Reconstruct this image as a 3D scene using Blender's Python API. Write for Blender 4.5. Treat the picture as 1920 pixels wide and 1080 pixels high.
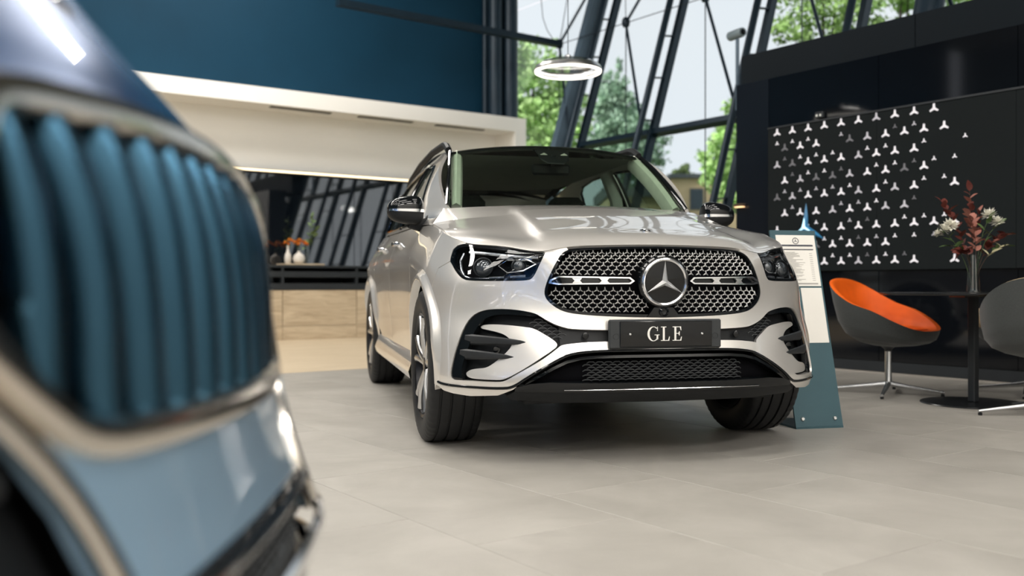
import bpy, bmesh, math, random
import numpy as np
from mathutils import Vector, Matrix
from mathutils.geometry import delaunay_2d_cdt
random.seed(7); np.random.seed(7)
for o in list(bpy.data.objects): bpy.data.objects.remove(o, do_unlink=True)
SC = bpy.context.scene
COL = SC.collection
PI = math.pi
# ---------------------------------------------------------------- camera
cam = bpy.data.cameras.new('camera'); camo = bpy.data.objects.new('camera', cam); COL.objects.link(camo)
camo.location = (0, 0, .79); camo.rotation_euler = (PI/2, 0, 0)
cam.sensor_width = 36; cam.lens = 1800/1920*36; cam.shift_y = -6/1920
cam.clip_start = .02; cam.clip_end = 500
cam.dof.use_dof = True; cam.dof.focus_distance = 4.45; cam.dof.aperture_fstop = 1.75
SC.camera = camo
# ---------------------------------------------------------------- exposure
vs = SC.view_settings
vs.view_transform = 'Standard'; vs.look = 'None'; vs.exposure = 0.0; vs.gamma = 1.0; vs.use_curve_mapping = False
# ---------------------------------------------------------------- overcast sky
W = bpy.data.worlds.new('sky'); SC.world = W; W.use_nodes = True
nt = W.node_tree; nt.nodes.clear()
wo = nt.nodes.new('ShaderNodeOutputWorld'); bg = nt.nodes.new('ShaderNodeBackground')
tc = nt.nodes.new('ShaderNodeTexCoord'); no = nt.nodes.new('ShaderNodeTexNoise'); cr = nt.nodes.new('ShaderNodeValToRGB')
no.inputs['Scale'].default_value = 1.6; no.inputs['Detail'].default_value = 4
cr.color_ramp.elements[0].position = .35; cr.color_ramp.elements[0].color = (.83, .87, .95, 1)
cr.color_ramp.elements[1].position = .70; cr.color_ramp.elements[1].color = (.93, .935, .97, 1)
nt.links.new(tc.outputs['Generated'], no.inputs['Vector']); nt.links.new(no.outputs['Fac'], cr.inputs['Fac'])
nt.links.new(cr.outputs['Color'], bg.inputs['Color']); nt.links.new(bg.outputs['Background'], wo.inputs['Surface'])
bg.inputs['Strength'].default_value = 1.08
TH = math.radians(36)
AX = Vector((math.cos(TH), math.sin(TH), 0)); BX = Vector((-math.sin(TH), math.cos(TH), 0))
# ---------------------------------------------------------------- hazy sun over the building's roof, on the trees outside only
sun = bpy.data.lights.new('sun', 'SUN'); sun.energy = 4.2; sun.angle = .3; sun.color = (1, .95, .82)
suno = bpy.data.objects.new('sun', sun); COL.objects.link(suno)
suno.rotation_euler = (AX*.78 + Vector((0, 0, -.62))).to_track_quat('-Z', 'Y').to_euler()
LAMP_POWER = 88.0

def R(al, be, z=0.0): return AX*al+BX*be+Vector((0, 0, z))
# ---------------------------------------------------------------- materials
MATS = {}
def mat(name, col=(.5,.5,.5), rough=.5, metal=0.0, coat=0.0, emit=None, estr=0.0, var=.0, vscale=6.0, bump=0.0, bscale=80.0, spec=.5, stretch=None, sheen=0.0, trans=0.0, ior=1.45):
    if name in MATS: return MATS[name]
    m = bpy.data.materials.new(name); m.use_nodes = True; t = m.node_tree; b = t.nodes['Principled BSDF']
    b.inputs['Base Color'].default_value = (*col, 1); b.inputs['Roughness'].default_value = rough
    b.inputs['Metallic'].default_value = metal; b.inputs['Coat Weight'].default_value = coat; b.inputs['Coat Roughness'].default_value = .02
    b.inputs['Specular IOR Level'].default_value = spec; b.inputs['IOR'].default_value = ior
    if sheen: b.inputs['Sheen Weight'].default_value = sheen
    if trans: b.inputs['Transmission Weight'].default_value = trans
    if emit: b.inputs['Emission Color'].default_value = (*emit, 1); b.inputs['Emission Strength'].default_value = estr
    tc = t.nodes.new('ShaderNodeTexCoord'); mp = t.nodes.new('ShaderNodeMapping')
    if stretch: mp.inputs['Scale'].default_value = stretch
    t.links.new(tc.outputs['Object'], mp.inputs['Vector'])
    if var:
        n = t.nodes.new('ShaderNodeTexNoise'); n.inputs['Scale'].default_value = vscale; n.inputs['Detail'].default_value = 5
        r = t.nodes.new('ShaderNodeValToRGB')
        r.color_ramp.elements[0].position = .3; r.color_ramp.elements[1].position = .7
        r.color_ramp.elements[0].color = (*[c*(1-var) for c in col], 1); r.color_ramp.elements[1].color = (*[min(1, c*(1+var)) for c in col], 1)
        t.links.new(mp.outputs['Vector'], n.inputs['Vector']); t.links.new(n.outputs['Fac'], r.inputs['Fac']); t.links.new(r.outputs['Color'], b.inputs['Base Color'])
    if bump:
        n2 = t.nodes.new('ShaderNodeTexNoise'); n2.inputs['Scale'].default_value = bscale
        bp = t.nodes.new('ShaderNodeBump'); bp.inputs['Strength'].default_value = bump; bp.inputs['Distance'].default_value = .002
        t.links.new(mp.outputs['Vector'], n2.inputs['Vector']); t.links.new(n2.outputs['Fac'], bp.inputs['Height']); t.links.new(bp.outputs['Normal'], b.inputs['Normal'])
    MATS[name] = m
    return m
def glassmat(name, tint=(1,1,1), ior=1.45, rough=0.0, extra=0.0, dirt=0.0):
    if name in MATS: return MATS[name]
    m = bpy.data.materials.new(name); m.use_nodes = True; t = m.node_tree; t.nodes.clear()
    o = t.nodes.new('ShaderNodeOutputMaterial'); tr = t.nodes.new('ShaderNodeBsdfTransparent'); g = t.nodes.new('ShaderNodeBsdfGlossy')
    tr.inputs['Color'].default_value = (*tint, 1); g.inputs['Roughness'].default_value = rough
    f = t.nodes.new('ShaderNodeLayerWeight'); f.inputs['Blend'].default_value = .5
    pw = t.nodes.new('ShaderNodeMath'); pw.operation = 'POWER'; pw.inputs[1].default_value = 5.0
    r0 = ((ior-1)/(ior+1))**2
    mx = t.nodes.new('ShaderNodeMixShader'); ad = t.nodes.new('ShaderNodeMath'); ad.operation = 'MULTIPLY_ADD'; ad.inputs[1].default_value = 1-r0-extra; ad.inputs[2].default_value = r0+extra
    t.links.new(f.outputs['Facing'], pw.inputs[0]); t.links.new(pw.outputs[0], ad.inputs[0]); t.links.new(ad.outputs[0], mx.inputs[0])
    t.links.new(tr.outputs[0], mx.inputs[1]); t.links.new(g.outputs[0], mx.inputs[2]); t.links.new(mx.outputs[0], o.inputs[0])
    MATS[name] = m
    return m
# ---------------------------------------------------------------- object helpers
def props(o, label=None, cat=None, group=None, kind=None):
    if label: o['label'] = label
    if cat: o['category'] = cat
    if group: o['group'] = group
    if kind: o['kind'] = kind
    return o
def link(name, me, m=None, parent=None, loc=None, rot=None):
    o = bpy.data.objects.new(name, me); COL.objects.link(o)
    if m is not None:
        if len(me.materials) == 0: me.materials.append(m)
    if parent is not None: o.parent = parent
    if loc is not None: o.location = loc
    if rot is not None: o.rotation_euler = rot
    return o
def empty(name, loc=(0,0,0), rz=0.0, label=None, cat=None, group=None, kind=None, rot=None):
    o = bpy.data.objects.new(name, None); COL.objects.link(o); o.location = loc
    o.rotation_euler = rot if rot is not None else (0, 0, rz); o.empty_display_size = .1
    return props(o, label, cat, group, kind)
def copy_tree(o, parent=None):
    c = o.copy(); COL.objects.link(c)
    if parent is not None: c.parent = parent
    for ch in list(o.children): copy_tree(ch, c)
    return c
class MB:
    def __init__(s): s.v = []; s.f = []; s.T = Matrix.Identity(4)
    def _add(s, vs, fs):
        n = len(s.v); s.v += [tuple(s.T @ Vector(p)) for p in vs]; s.f += [tuple(i+n for i in f) for f in fs]; return s
    def box(s, c, d, rz=0.0, bev=0.0):
        cx, cy, cz = c; dx, dy, dz = d[0]/2, d[1]/2, d[2]/2
        if bev <= 0:
            vs = [(x*dx, y*dy, z*dz) for x in (-1,1) for y in (-1,1) for z in (-1,1)]
            fs = [(0,1,3,2),(4,6,7,5),(0,4,5,1),(2,3,7,6),(0,2,6,4),(1,5,7,3)]
        else:
            b = min(bev, dx*.9, dy*.9, dz*.9); vs = []; idx = {}
            for x in (-1,1):
                for y in (-1,1):
                    for z in (-1,1):
                        for k in range(3):
                            p = [x*dx, y*dy, z*dz]
                            for q in range(3):
                                if q != k: p[q] -= (x,y,z)[q]*b
                            idx[(x,y,z,k)] = len(vs); vs.append(tuple(p))
            fs = []
            for k in range(3):
                a, c2 = [q for q in range(3) if q != k]
                for sg in (-1,1):
                    q4 = []
                    for (u, w) in ((-1,-1),(1,-1),(1,1),(-1,1)):
                        e = [0,0,0]; e[k] = sg; e[a] = u; e[c2] = w; q4.append(idx[(*e, k)])
                    flip = (sg == 1) != (k != 1)
                    fs.append(tuple(q4[::-1] if flip else q4))
            for k in range(3):
                a, c2 = [q for q in range(3) if q != k]
                for u in (-1,1):
                    for w in (-1,1):
                        e0 = [0,0,0]; e1 = [0,0,0]; e0[k] = -1; e1[k] = 1
                        for e in (e0, e1): e[a] = u; e[c2] = w
                        fs.append((idx[(*e0,a)], idx[(*e1,a)], idx[(*e1,c2)], idx[(*e0,c2)]))
            for x in (-1,1):
                for y in (-1,1):
                    for z in (-1,1): fs.append((idx[(x,y,z,0)], idx[(x,y,z,1)], idx[(x,y,z,2)]))
        cr, sr = math.cos(rz), math.sin(rz)
        vs = [(cx+x*cr-y*sr, cy+x*sr+y*cr, cz+z) for x, y, z in vs]
        return s._add(vs, fs)
    def tube(s, path, r, n=10, closed=False, cap=True, flat=1.0):
        P = [Vector(p) for p in path]; N = len(P)
        rs = r if isinstance(r, (list, tuple)) else [r]*N
        vs = []; fs = []; up = None
        for i in range(N):
            if closed: t = (P[(i+1) % N]-P[i-1])
            else: t = (P[min(i+1, N-1)]-P[max(i-1, 0)])
            t.normalize()
            if up is None:
                up = Vector((0,0,1)) if abs(t.z) < .9 else Vector((1,0,0))
            a = up-t*up.dot(t); a.normalize(); up = a; b = t.cross(a)
            for k in range(n):
                w = 2*PI*k/n; vs.append(tuple(P[i]+a*math.cos(w)*rs[i]+b*math.sin(w)*rs[i]*flat))
        M = N if closed else N-1
        for i in range(M):
            j = (i+1) % N
            for k in range(n):
                k2 = (k+1) % n; fs.append((i*n+k, i*n+k2, j*n+k2, j*n+k))
        if cap and not closed:
            fs.append(tuple(range(n-1, -1, -1))); fs.append(tuple(range((N-1)*n, N*n)))
        return s._add(vs, fs)
    def lathe(s, prof, n=32, c=(0,0,0), axis='z', closed=False):
        vs = []; fs = []; m = len(prof)
        for k in range(n):
            w = 2*PI*k/n; cw, sw = math.cos(w), math.sin(w)
            for (r, h) in prof:
                if axis == 'z': vs.append((c[0]+r*cw, c[1]+r*sw, c[2]+h))
                elif axis == 'x': vs.append((c[0]+h, c[1]+r*cw, c[2]+r*sw))
                else: vs.append((c[0]+r*sw, c[1]+h, c[2]+r*cw))
        for k in range(n):
            k2 = (k+1) % n
            for i in range(m if closed else m-1):
                j = (i+1) % m; fs.append((k*m+i, k2*m+i, k2*m+j, k*m+j))
        return s._add(vs, fs)
    def prism(s, poly, frame, depth, back=0.0):
        # poly: list of 2-D points, frame: function (u, v, w) -> 3-D point
        poly = [Vector(p) for p in poly]; n = len(poly)
        ar = sum(poly[i].x*poly[(i+1) % n].y-poly[(i+1) % n].x*poly[i].y for i in range(n))
        if ar < 0: poly.reverse()
        r = delaunay_2d_cdt(poly, [], [list(range(n))], 1, 1e-6)
        vv = r[0]; ff = r[2]; m = len(vv)
        vs = [frame(p.x, p.y, depth) for p in vv]+[frame(p.x, p.y, back) for p in vv]
        fs = [tuple(f) for f in ff]+[tuple(i+m for i in reversed(f)) for f in ff]
        # side walls with their own vertices
        k = len(vs)
        for p in poly: vs += [frame(p.x, p.y, depth), frame(p.x, p.y, back)]
        for i in range(n):
            j = (i+1) % n; fs.append((k+2*i, k+2*i+1, k+2*j+1, k+2*j))
        return s._add(vs, fs)
    def grid(s, fn, nu, nv, wrapu=False):
        vs = [fn(i/(nu-1) if not wrapu else i/nu, j/(nv-1)) for i in range(nu) for j in range(nv)]; fs = []
        for i in range(nu if wrapu else nu-1):
            i2 = (i+1) % nu
            for j in range(nv-1): fs.append((i*nv+j, i2*nv+j, i2*nv+j+1, i*nv+j+1))
        return s._add(vs, fs)
    def mesh(s, name='m', smooth=True, ang=35):
        me = bpy.data.meshes.new(name); me.from_pydata(s.v, [], s.f); me.validate()
        if smooth:
            me.shade_smooth(); me.set_sharp_from_angle(angle=math.radians(ang))
        me.update(); return me
    def build(s, name, m, parent=None, smooth=True, ang=35, loc=None, rot=None, recalc=False):
        me = s.mesh(name, smooth, ang)
        if recalc:
            b = bmesh.new(); b.from_mesh(me); bmesh.ops.recalc_face_normals(b, faces=b.faces); b.to_mesh(me); b.free()
        return link(name, me, m, parent, loc, rot)
def resample(poly, d, closed=True):
    P = [np.array(p, float) for p in poly]; out = []
    n = len(P)
    for i in range(n if closed else n-1):
        a, b = P[i], P[(i+1) % n]; k = max(1, int(math.ceil(np.linalg.norm(b-a)/d)))
        for j in range(k): out.append(a+(b-a)*j/k)
    if not closed: out.append(P[-1])
    return np.array(out)
def smooth_poly(poly, it=1):
    # Chaikin corner rounding of a closed outline
    P = np.array(poly, float)
    for _ in range(it):
        Q = np.roll(P, -1, 0); P = np.stack([P*.75+Q*.25, P*.25+Q*.75], 1).reshape(-1, 2)
    return P
def area2(P): x, y = P[:, 0], P[:, 1]; return .5*np.sum(x*np.roll(y, -1)-np.roll(x, -1)*y)
def inset(P, g):
    P = np.array(P, float)
    if area2(P) < 0: P = P[::-1]
    d = np.roll(P, -1, 0)-P; d /= np.maximum(np.linalg.norm(d, axis=1), 1e-9)[:, None]
    n = np.stack([-d[:, 1], d[:, 0]], 1); m = n+np.roll(n, 1, 0)
    m /= np.maximum(np.linalg.norm(m, axis=1), .5)[:, None]
    return P+m*g
def inpoly(Q, P):
    x, y = Q[:, 0], Q[:, 1]; r = np.zeros(len(Q), bool)
    for i in range(len(P)):
        x1, y1 = P[i]; x2, y2 = P[(i+1) % len(P)]
        c = (y1 > y) != (y2 > y)
        if y1 != y2: r ^= c & (x < (x2-x1)*(y-y1)/(y2-y1)+x1)
    return r
def dist_poly(Q, P):
    d = np.full(len(Q), 1e9)
    for i in range(len(P)):
        a = P[i]; b = P[(i+1) % len(P)]; ab = b-a; L = max(np.dot(ab, ab), 1e-12)
        t = np.clip(((Q-a) @ ab)/L, 0, 1); d = np.minimum(d, np.linalg.norm(Q-(a+t[:, None]*ab), axis=1))
    return d
def panel(name, f, poly, m, parent, holes=(), off=0.0, depth=.012, sp=.025, sign=1, gap=0.0, bulge=0.0, e=2e-4):
    """A trimmed piece of the surface f(u, v), with turned-in edges of the given depth and true surface normals."""
    outer = inset(resample(poly, sp*.8), gap) if gap else resample(poly, sp*.8)
    if area2(outer) < 0: outer = outer[::-1]
    hol = []
    for h in holes:
        q = resample(h, sp*.8)
        if area2(q) < 0: q = q[::-1]
        hol.append(q)
    lo, hi = outer.min(0), outer.max(0)
    gx = np.arange(lo[0]+sp*.5, hi[0], sp); gy = np.arange(lo[1]+sp*.5, hi[1], sp)
    if len(gx) and len(gy):
        G = np.stack(np.meshgrid(gx, gy), -1).reshape(-1, 2)
        k = inpoly(G, outer) & (dist_poly(G, outer) > sp*.45)
        for h in hol: k &= ~inpoly(G, h) & (dist_poly(G, h) > sp*.45)
        G = G[k]
    else: G = np.zeros((0, 2))
    pts = [outer]+hol+[G]; allp = np.concatenate(pts); edges = []; n0 = 0
    for L in [outer]+hol:
        n = len(L); edges += [(n0+i, n0+(i+1) % n) for i in range(n)]; n0 += n
    r = delaunay_2d_cdt([Vector(p) for p in allp], edges, [], 0, 1e-7)
    V2 = np.array([tuple(p) for p in r[0]]); F = np.array([x for x in r[2] if len(x) == 3], int)
    ce = V2[F].mean(1); k = inpoly(ce, outer)
    for h in hol: k &= ~inpoly(ce, h)
    F = F[k]
    a = V2[F]; sa = (a[:,1,0]-a[:,0,0])*(a[:,2,1]-a[:,0,1])-(a[:,2,0]-a[:,0,0])*(a[:,1,1]-a[:,0,1])
    F = F[np.abs(sa) > 1e-10]; sa = sa[np.abs(sa) > 1e-10]
    F[sa < 0] = F[sa < 0][:, ::-1]
    def ev(q):
        u, v = q[:, 0], q[:, 1]; p = f(u, v)
        n = np.cross(f(u+e, v)-f(u-e, v), f(u, v+e)-f(u, v-e))*sign
        n /= np.maximum(np.linalg.norm(n, axis=1), 1e-9)[:, None]
        o = off
        if bulge:
            d = dist_poly(q, outer); o = off+bulge*np.clip(d/.05, 0, 1)[:, None]**.6
        return p+n*o, n
    P, N = ev(V2)
    if sign < 0: F = F[:, ::-1]
    vs = P.tolist(); fs = F.tolist(); ln = [N[i] for f3 in fs for i in f3]
    if depth > 0:
        for L, hole in [(outer, False)]+[(h, True) for h in hol]:
            p, n = ev(L); q = p-n*depth; k0 = len(vs); c = len(L)
            vs += p.tolist()+q.tolist()
            for i in range(c):
                j = (i+1) % c; fc = [k0+i, k0+c+i, k0+c+j, k0+j]
                if hole != (sign < 0): fc = fc[::-1]
                pa = np.array([vs[x] for x in fc]); fn = np.cross(pa[2]-pa[0], pa[3]-pa[1]); fn /= max(np.linalg.norm(fn), 1e-9)
                fs.append(fc); ln += [fn]*4
    me = bpy.data.meshes.new(name); me.from_pydata(vs, [], fs); me.shade_smooth()
    me.normals_split_custom_set([tuple(x) for x in ln]); me.update()
    return link(name, me, m, parent)
def mirror2(L): return [(-a, b) for a, b in reversed(L)]
# ---------------------------------------------------------------- room shell
CEIL = 7.2
def rbox(mb, a0, a1, b0, b1, z0, z1):
    c = R((a0+a1)/2, (b0+b1)/2, (z0+z1)/2)
    return mb.box(c, (abs(a1-a0), abs(b1-b0), z1-z0), TH)
m_slab = mat('grout', (.36,.33,.29), .8, var=.1, vscale=20)
def tile_mat():
    m = bpy.data.materials.new('porcelain_tile'); m.use_nodes = True; t = m.node_tree; b = t.nodes['Principled BSDF']
    tc = t.nodes.new('ShaderNodeTexCoord'); oi = t.nodes.new('ShaderNodeObjectInfo')
    ad = t.nodes.new('ShaderNodeVectorMath'); ad.operation = 'MULTIPLY_ADD'; ad.inputs[1].default_value = (1,1,1)
    sc = t.nodes.new('ShaderNodeVectorMath'); sc.operation = 'SCALE'; sc.inputs['Scale'].default_value = 37.0
    cb = t.nodes.new('ShaderNodeCombineXYZ')
    t.links.new(oi.outputs['Random'], cb.inputs[0]); t.links.new(oi.outputs['Random'], cb.inputs[1]); t.links.new(cb.outputs[0], sc.inputs[0])
    t.links.new(tc.outputs['Object'], ad.inputs[0]); t.links.new(sc.outputs[0], ad.inputs[2])
    n = t.nodes.new('ShaderNodeTexNoise'); n.inputs['Scale'].default_value = 1.7; n.inputs['Detail'].default_value = 8; n.inputs['Roughness'].default_value = .62; n.inputs['Distortion'].default_value = .6
    r = t.nodes.new('ShaderNodeValToRGB'); r.color_ramp.elements[0].position = .25; r.color_ramp.elements[1].position = .75
    r.color_ramp.elements[0].color = (.275,.26,.232,1); r.color_ramp.elements[1].color = (.395,.375,.34,1)
    t.links.new(ad.outputs[0], n.inputs['Vector']); t.links.new(n.outputs['Fac'], r.inputs['Fac'])
    hv = t.nodes.new('ShaderNodeMix'); hv.data_type = 'RGBA'; hv.blend_type = 'MULTIPLY'; hv.inputs[0].default_value = 1
    mr = t.nodes.new('ShaderNodeMapRange'); mr.inputs['To Min'].default_value = .955; mr.inputs['To Max'].default_value = 1.03
    t.links.new(oi.outputs['Random'], mr.inputs['Value']); t.links.new(r.outputs['Color'], hv.inputs[6]); t.links.new(mr.outputs['Result'], hv.inputs[7])
    t.links.new(hv.outputs[2], b.inputs['Base Color'])
    b.inputs['Roughness'].default_value = .38; b.inputs['Specular IOR Level'].default_value = .4
    n3 = t.nodes.new('ShaderNodeTexNoise'); n3.inputs['Scale'].default_value = 5; n3.inputs['Detail'].default_value = 4
    r3 = t.nodes.new('ShaderNodeMapRange'); r3.inputs['To Min'].default_value = .34; r3.inputs['To Max'].default_value = .52
    t.links.new(tc.outputs['Object'], n3.inputs['Vector']); t.links.new(n3.outputs['Fac'], r3.inputs['Value']); t.links.new(r3.outputs['Result'], b.inputs['Roughness'])
    return m
m_tile = tile_mat()
floor = props(rbox(MB(), -10, 8.55, -8, 13.6, -.15, -.003).build('floor', m_slab, None, smooth=False), label='beige large-format tiled showroom floor', kind='structure')
tb = MB(); tb.box((0,0,-.0035), (.5975, 1.1975, .009), 0, .0012)
SHORT = {}
tile_me = tb.mesh('tile', True, 30); tile_me.materials.append(m_tile)
for i in range(-6, 12):
    a0 = 1.62+.6*i; off = 2.42 if i % 2 == 0 else 2.82
    j = -3
    while True:
        b0 = off+1.2*j; j += 1
        if b0+1.2 < -.3: continue
        if b0 > 8.02: break
        if a0+.6 > 7.84: continue
        p = R(a0+.3, b0+.6)
        if p.y < -.3 or (abs(p.x) > .62*max(p.y, 0)+1.3): continue
        if b0+1.2 > 8.115:
            L = 8.115-b0; key = round(L, 2)
            if key not in SHORT:
                tq = MB(); tq.box((0,0,-.0035), (.5975, L-.0025, .009), 0, .0012); SHORT[key] = tq.mesh('tile', True, 30); SHORT[key].materials.append(m_tile)
            p = R(a0+.3, b0+L/2); link('floor_tile', SHORT[key], None, floor, (p.x, p.y, 0), (0, 0, TH)); continue
        o = link('floor_tile', tile_me, None, floor, (p.x, p.y, 0), (0, 0, TH))
# pale timber floor strip in front of the counter
def wood_mat(name, c0, c1, sx=(1,1,1), rough=.5, plank=None):
    m = bpy.data.materials.new(name); m.use_nodes = True; t = m.node_tree; b = t.nodes['Principled BSDF']
    tc = t.nodes.new('ShaderNodeTexCoord'); mp = t.nodes.new('ShaderNodeMapping'); mp.inputs['Scale'].default_value = sx
    oi = t.nodes.new('ShaderNodeObjectInfo'); vm = t.nodes.new('ShaderNodeVectorMath'); vm.operation = 'MULTIPLY_ADD'
    vm.inputs[1].default_value = (19, 7, 13)
    t.links.new(oi.outputs['Random'], vm.inputs[0]); t.links.new(tc.outputs['Object'], vm.inputs[2]); t.links.new(vm.outputs[0], mp.inputs['Vector'])
    n = t.nodes.new('ShaderNodeTexNoise'); n.inputs['Scale'].default_value = 1.0; n.inputs['Detail'].default_value = 7; n.inputs['Distortion'].default_value = 1.2
    r = t.nodes.new('ShaderNodeValToRGB'); r.color_ramp.elements[0].position = .3; r.color_ramp.elements[1].position = .7
    r.color_ramp.elements[0].color = (*c0, 1); r.color_ramp.elements[1].color = (*c1, 1)
    t.links.new(mp.outputs['Vector'], n.inputs['Vector']); t.links.new(n.outputs['Fac'], r.inputs['Fac']); t.links.new(r.outputs['Color'], b.inputs['Base Color'])
    b.inputs['Roughness'].default_value = rough
    return m
m_plank = wood_mat('oak_floor', (.50,.40,.27), (.64,.53,.38), (1.2, 14, 14), .45)
pk = MB(); pk.box((0,0,-.002), (2.396, .1975, .009), 0, .001)
pk_me = pk.mesh('plank', True, 30); pk_me.materials.append(m_plank)
for i in range(26):
    for j in range(7):
        a0 = -4.9+2.4*j+(i*.83) % 2.4-2.4
        be = 8.12+.2*i
        if be > 13.0: break
        p = R(a0+1.2, be+.1)
        if not (-8.5 < p.x < 1.6): continue
        link('floor_plank', pk_me, None, floor, (p.x, p.y, 0), (0, 0, TH))
m_ceil = mat('ceiling_paint', (.16,.17,.18), .8, var=.05, vscale=2)
props(rbox(MB(), -10, 11.6, -8, 14.2, CEIL, CEIL+.3).build('ceiling', m_ceil, None, smooth=False), label='grey showroom ceiling', kind='structure')
m_off = mat('white_plaster', (.84,.83,.80), .7, var=.04, vscale=1.5)
props(rbox(MB(), -10, 11.6, -8.3, -8, -.1, CEIL).build('wall_back', m_off, None, smooth=False), label='white wall behind the photographer', kind='structure')
props(rbox(MB(), -10.3, -10, -8, 14.2, -.1, CEIL).build('wall_side', mat('dark_petrol_plaster', (.02,.045,.06), .6, var=.05), None, smooth=False), label='dark petrol wall far to the side', kind='structure')
# ---------------------------------------------------------------- far wall with counter alcove
TL = math.radians(35); AL = Vector((math.cos(TL), math.sin(TL), 0)); BL = Vector((-math.sin(TL), math.cos(TL), 0))
def RL(a, b, z=0.0): return AL*a+BL*b+Vector((0,0,z))
def lbox(mb, a0, a1, b0, b1, z0, z1, bev=0.0):
    return mb.box(RL((a0+a1)/2, (b0+b1)/2, (z0+z1)/2), (abs(a1-a0), abs(b1-b0), z1-z0), TL, bev)
m_blue = mat('petrol_blue_wall', (.004,.034,.066), .65, spec=.2, var=.08, vscale=1.2, bump=.1, bscale=200)
wl = props(lbox(MB(), -9, 9.5, 13.65, 13.9, 3.2, CEIL).build('wall_left', m_blue, None, smooth=False), label='dark petrol-blue upper wall above the white canopy', kind='structure')
wl2 = props(lbox(MB(), -9, 9.3, 13.7, 13.9, 0, 3.2).build('wall_counter', mat('black_wall', (.012,.012,.014), .6, var=.1), None, smooth=False), label='black wall behind the counter', kind='structure')
m_navy = mat('navy_steel', (.012,.028,.045), .42, .2, var=.1, vscale=3)
for a_, r_, b_ in ((8.93, .05, 13.55), (9.10, .13, 13.5), (9.38, .13, 13.45)):
    mb = MB(); mb.lathe([(0,3.57),(r_,3.57),(r_,CEIL),(0,CEIL)], 24, RL(a_, b_))
    mb.build('wall_column', m_navy, wl)
m_white = mat('white_canopy', (.90,.885,.84), .6, var=.02, vscale=1)
can = props(lbox(MB(), 2.2, 9.39, 13.0, 13.66, 3.33, 3.56).build('trim_1', m_white, None, smooth=False), label='white canopy band above the counter alcove', kind='structure')
lbox(MB(), 9.17, 9.39, 13.0, 13.66, 2.40, 3.33).build('canopy_end', m_white, can, smooth=False)
lbox(MB(), 2.2, 2.42, 13.0, 13.66, 2.40, 3.33).build('canopy_end', m_white, can, smooth=False)
lbox(MB(), 2.42, 9.17, 13.6, 13.69, 2.44, 3.33).build('canopy_back_panel', m_white, can, smooth=False)
m_vent = mat('vent_black', (.02,.02,.02), .6, var=.1)
def avent(x): return None
for (a0, a1) in ((5.02, 5.95), (6.40, 7.32), (7.75, 8.65)):
    v = lbox(MB(), a0, a1, 13.12, 13.22, 3.322, 3.335).build('ceiling_vent', m_vent, None, smooth=False)
    n = 22
    for k in range(n): pass
    props(v, label={5.02:'slot vent in the canopy soffit, leftmost of three', 6.40:'slot vent in the canopy soffit, middle of three', 7.75:'slot vent in the canopy soffit, nearest the window wall'}[a0], cat='vent', group='soffit vents')
    mb = MB()
    for k in range(24):
        c = a0+(a1-a0)*(k+.5)/24; lbox(mb, c-.006, c+.006, 13.12, 13.22, 3.314, 3.324)
    mb.build('vent_fin', mat('vent_grey', (.25,.24,.22), .5, var=.1), v, smooth=False)
led = props(lbox(MB(), 2.45, 9.15, 13.5, 13.6, 2.435, 2.475).build('light_strip', mat('black_alu', (.02,.02,.02), .4, .3, var=.05), None, smooth=False), label='long warm LED strip light under the white canopy', cat='light strip')
lbox(MB(), 2.45, 9.15, 13.496, 13.52, 2.44, 2.468).build('diffuser', mat('warm_led', (1,.8,.5), .4, emit=(1,.80,.52), estr=2.2), led, smooth=False)
# dark glass back panels above the counter, each its own sheet
m_dglass = mat('smoked_glass', (.004,.006,.009), .03, spec=.9, coat=.0, ior=1.95)
for k, a0 in enumerate((2.65, 4.6, 6.55)):
    lbox(MB(), a0, a0+1.94, 13.62, 13.66, 1.07, 2.43).build('glass_panel', m_dglass, wl2, smooth=False)
# counter units: wood doors below, open black wine rack above
m_oak = wood_mat('oak_veneer', (.42,.325,.215), (.61,.50,.35), (2.2, 2.2, 16), .45)
m_blk = mat('black_laminate', (.018,.022,.026), .45, var=.1, vscale=4)
m_gap = mat('rack_back_black', (.005,.005,.005), .8, var=.1)  # back boards of the open racks, blacker than the laminate
unit_edges = [2.45, 3.95, 5.14, 6.29, 7.44, 8.6]
names = {3.95:'oak-fronted counter unit carrying the vases and flowers', 5.14:'oak-fronted counter unit right of the vases, beside the silver rear wheel'}
CAB_LABEL = ['oak-fronted counter unit just left of the vases', 'oak-fronted counter unit carrying the vases and flowers', 'oak-fronted counter unit beside the silver car\'s rear wheel', 'oak-fronted counter unit hidden behind the silver car', 'oak-fronted counter unit at the window end']
RACK_LABEL = ['black open shelf rack on the counter just left of the vases', 'black open shelf rack on the counter right under the vases', 'black open shelf rack on the counter beside the silver car rear wheel arch', 'black open shelf rack on the counter hidden behind the silver car', 'black open shelf rack on the counter at the window end']
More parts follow.
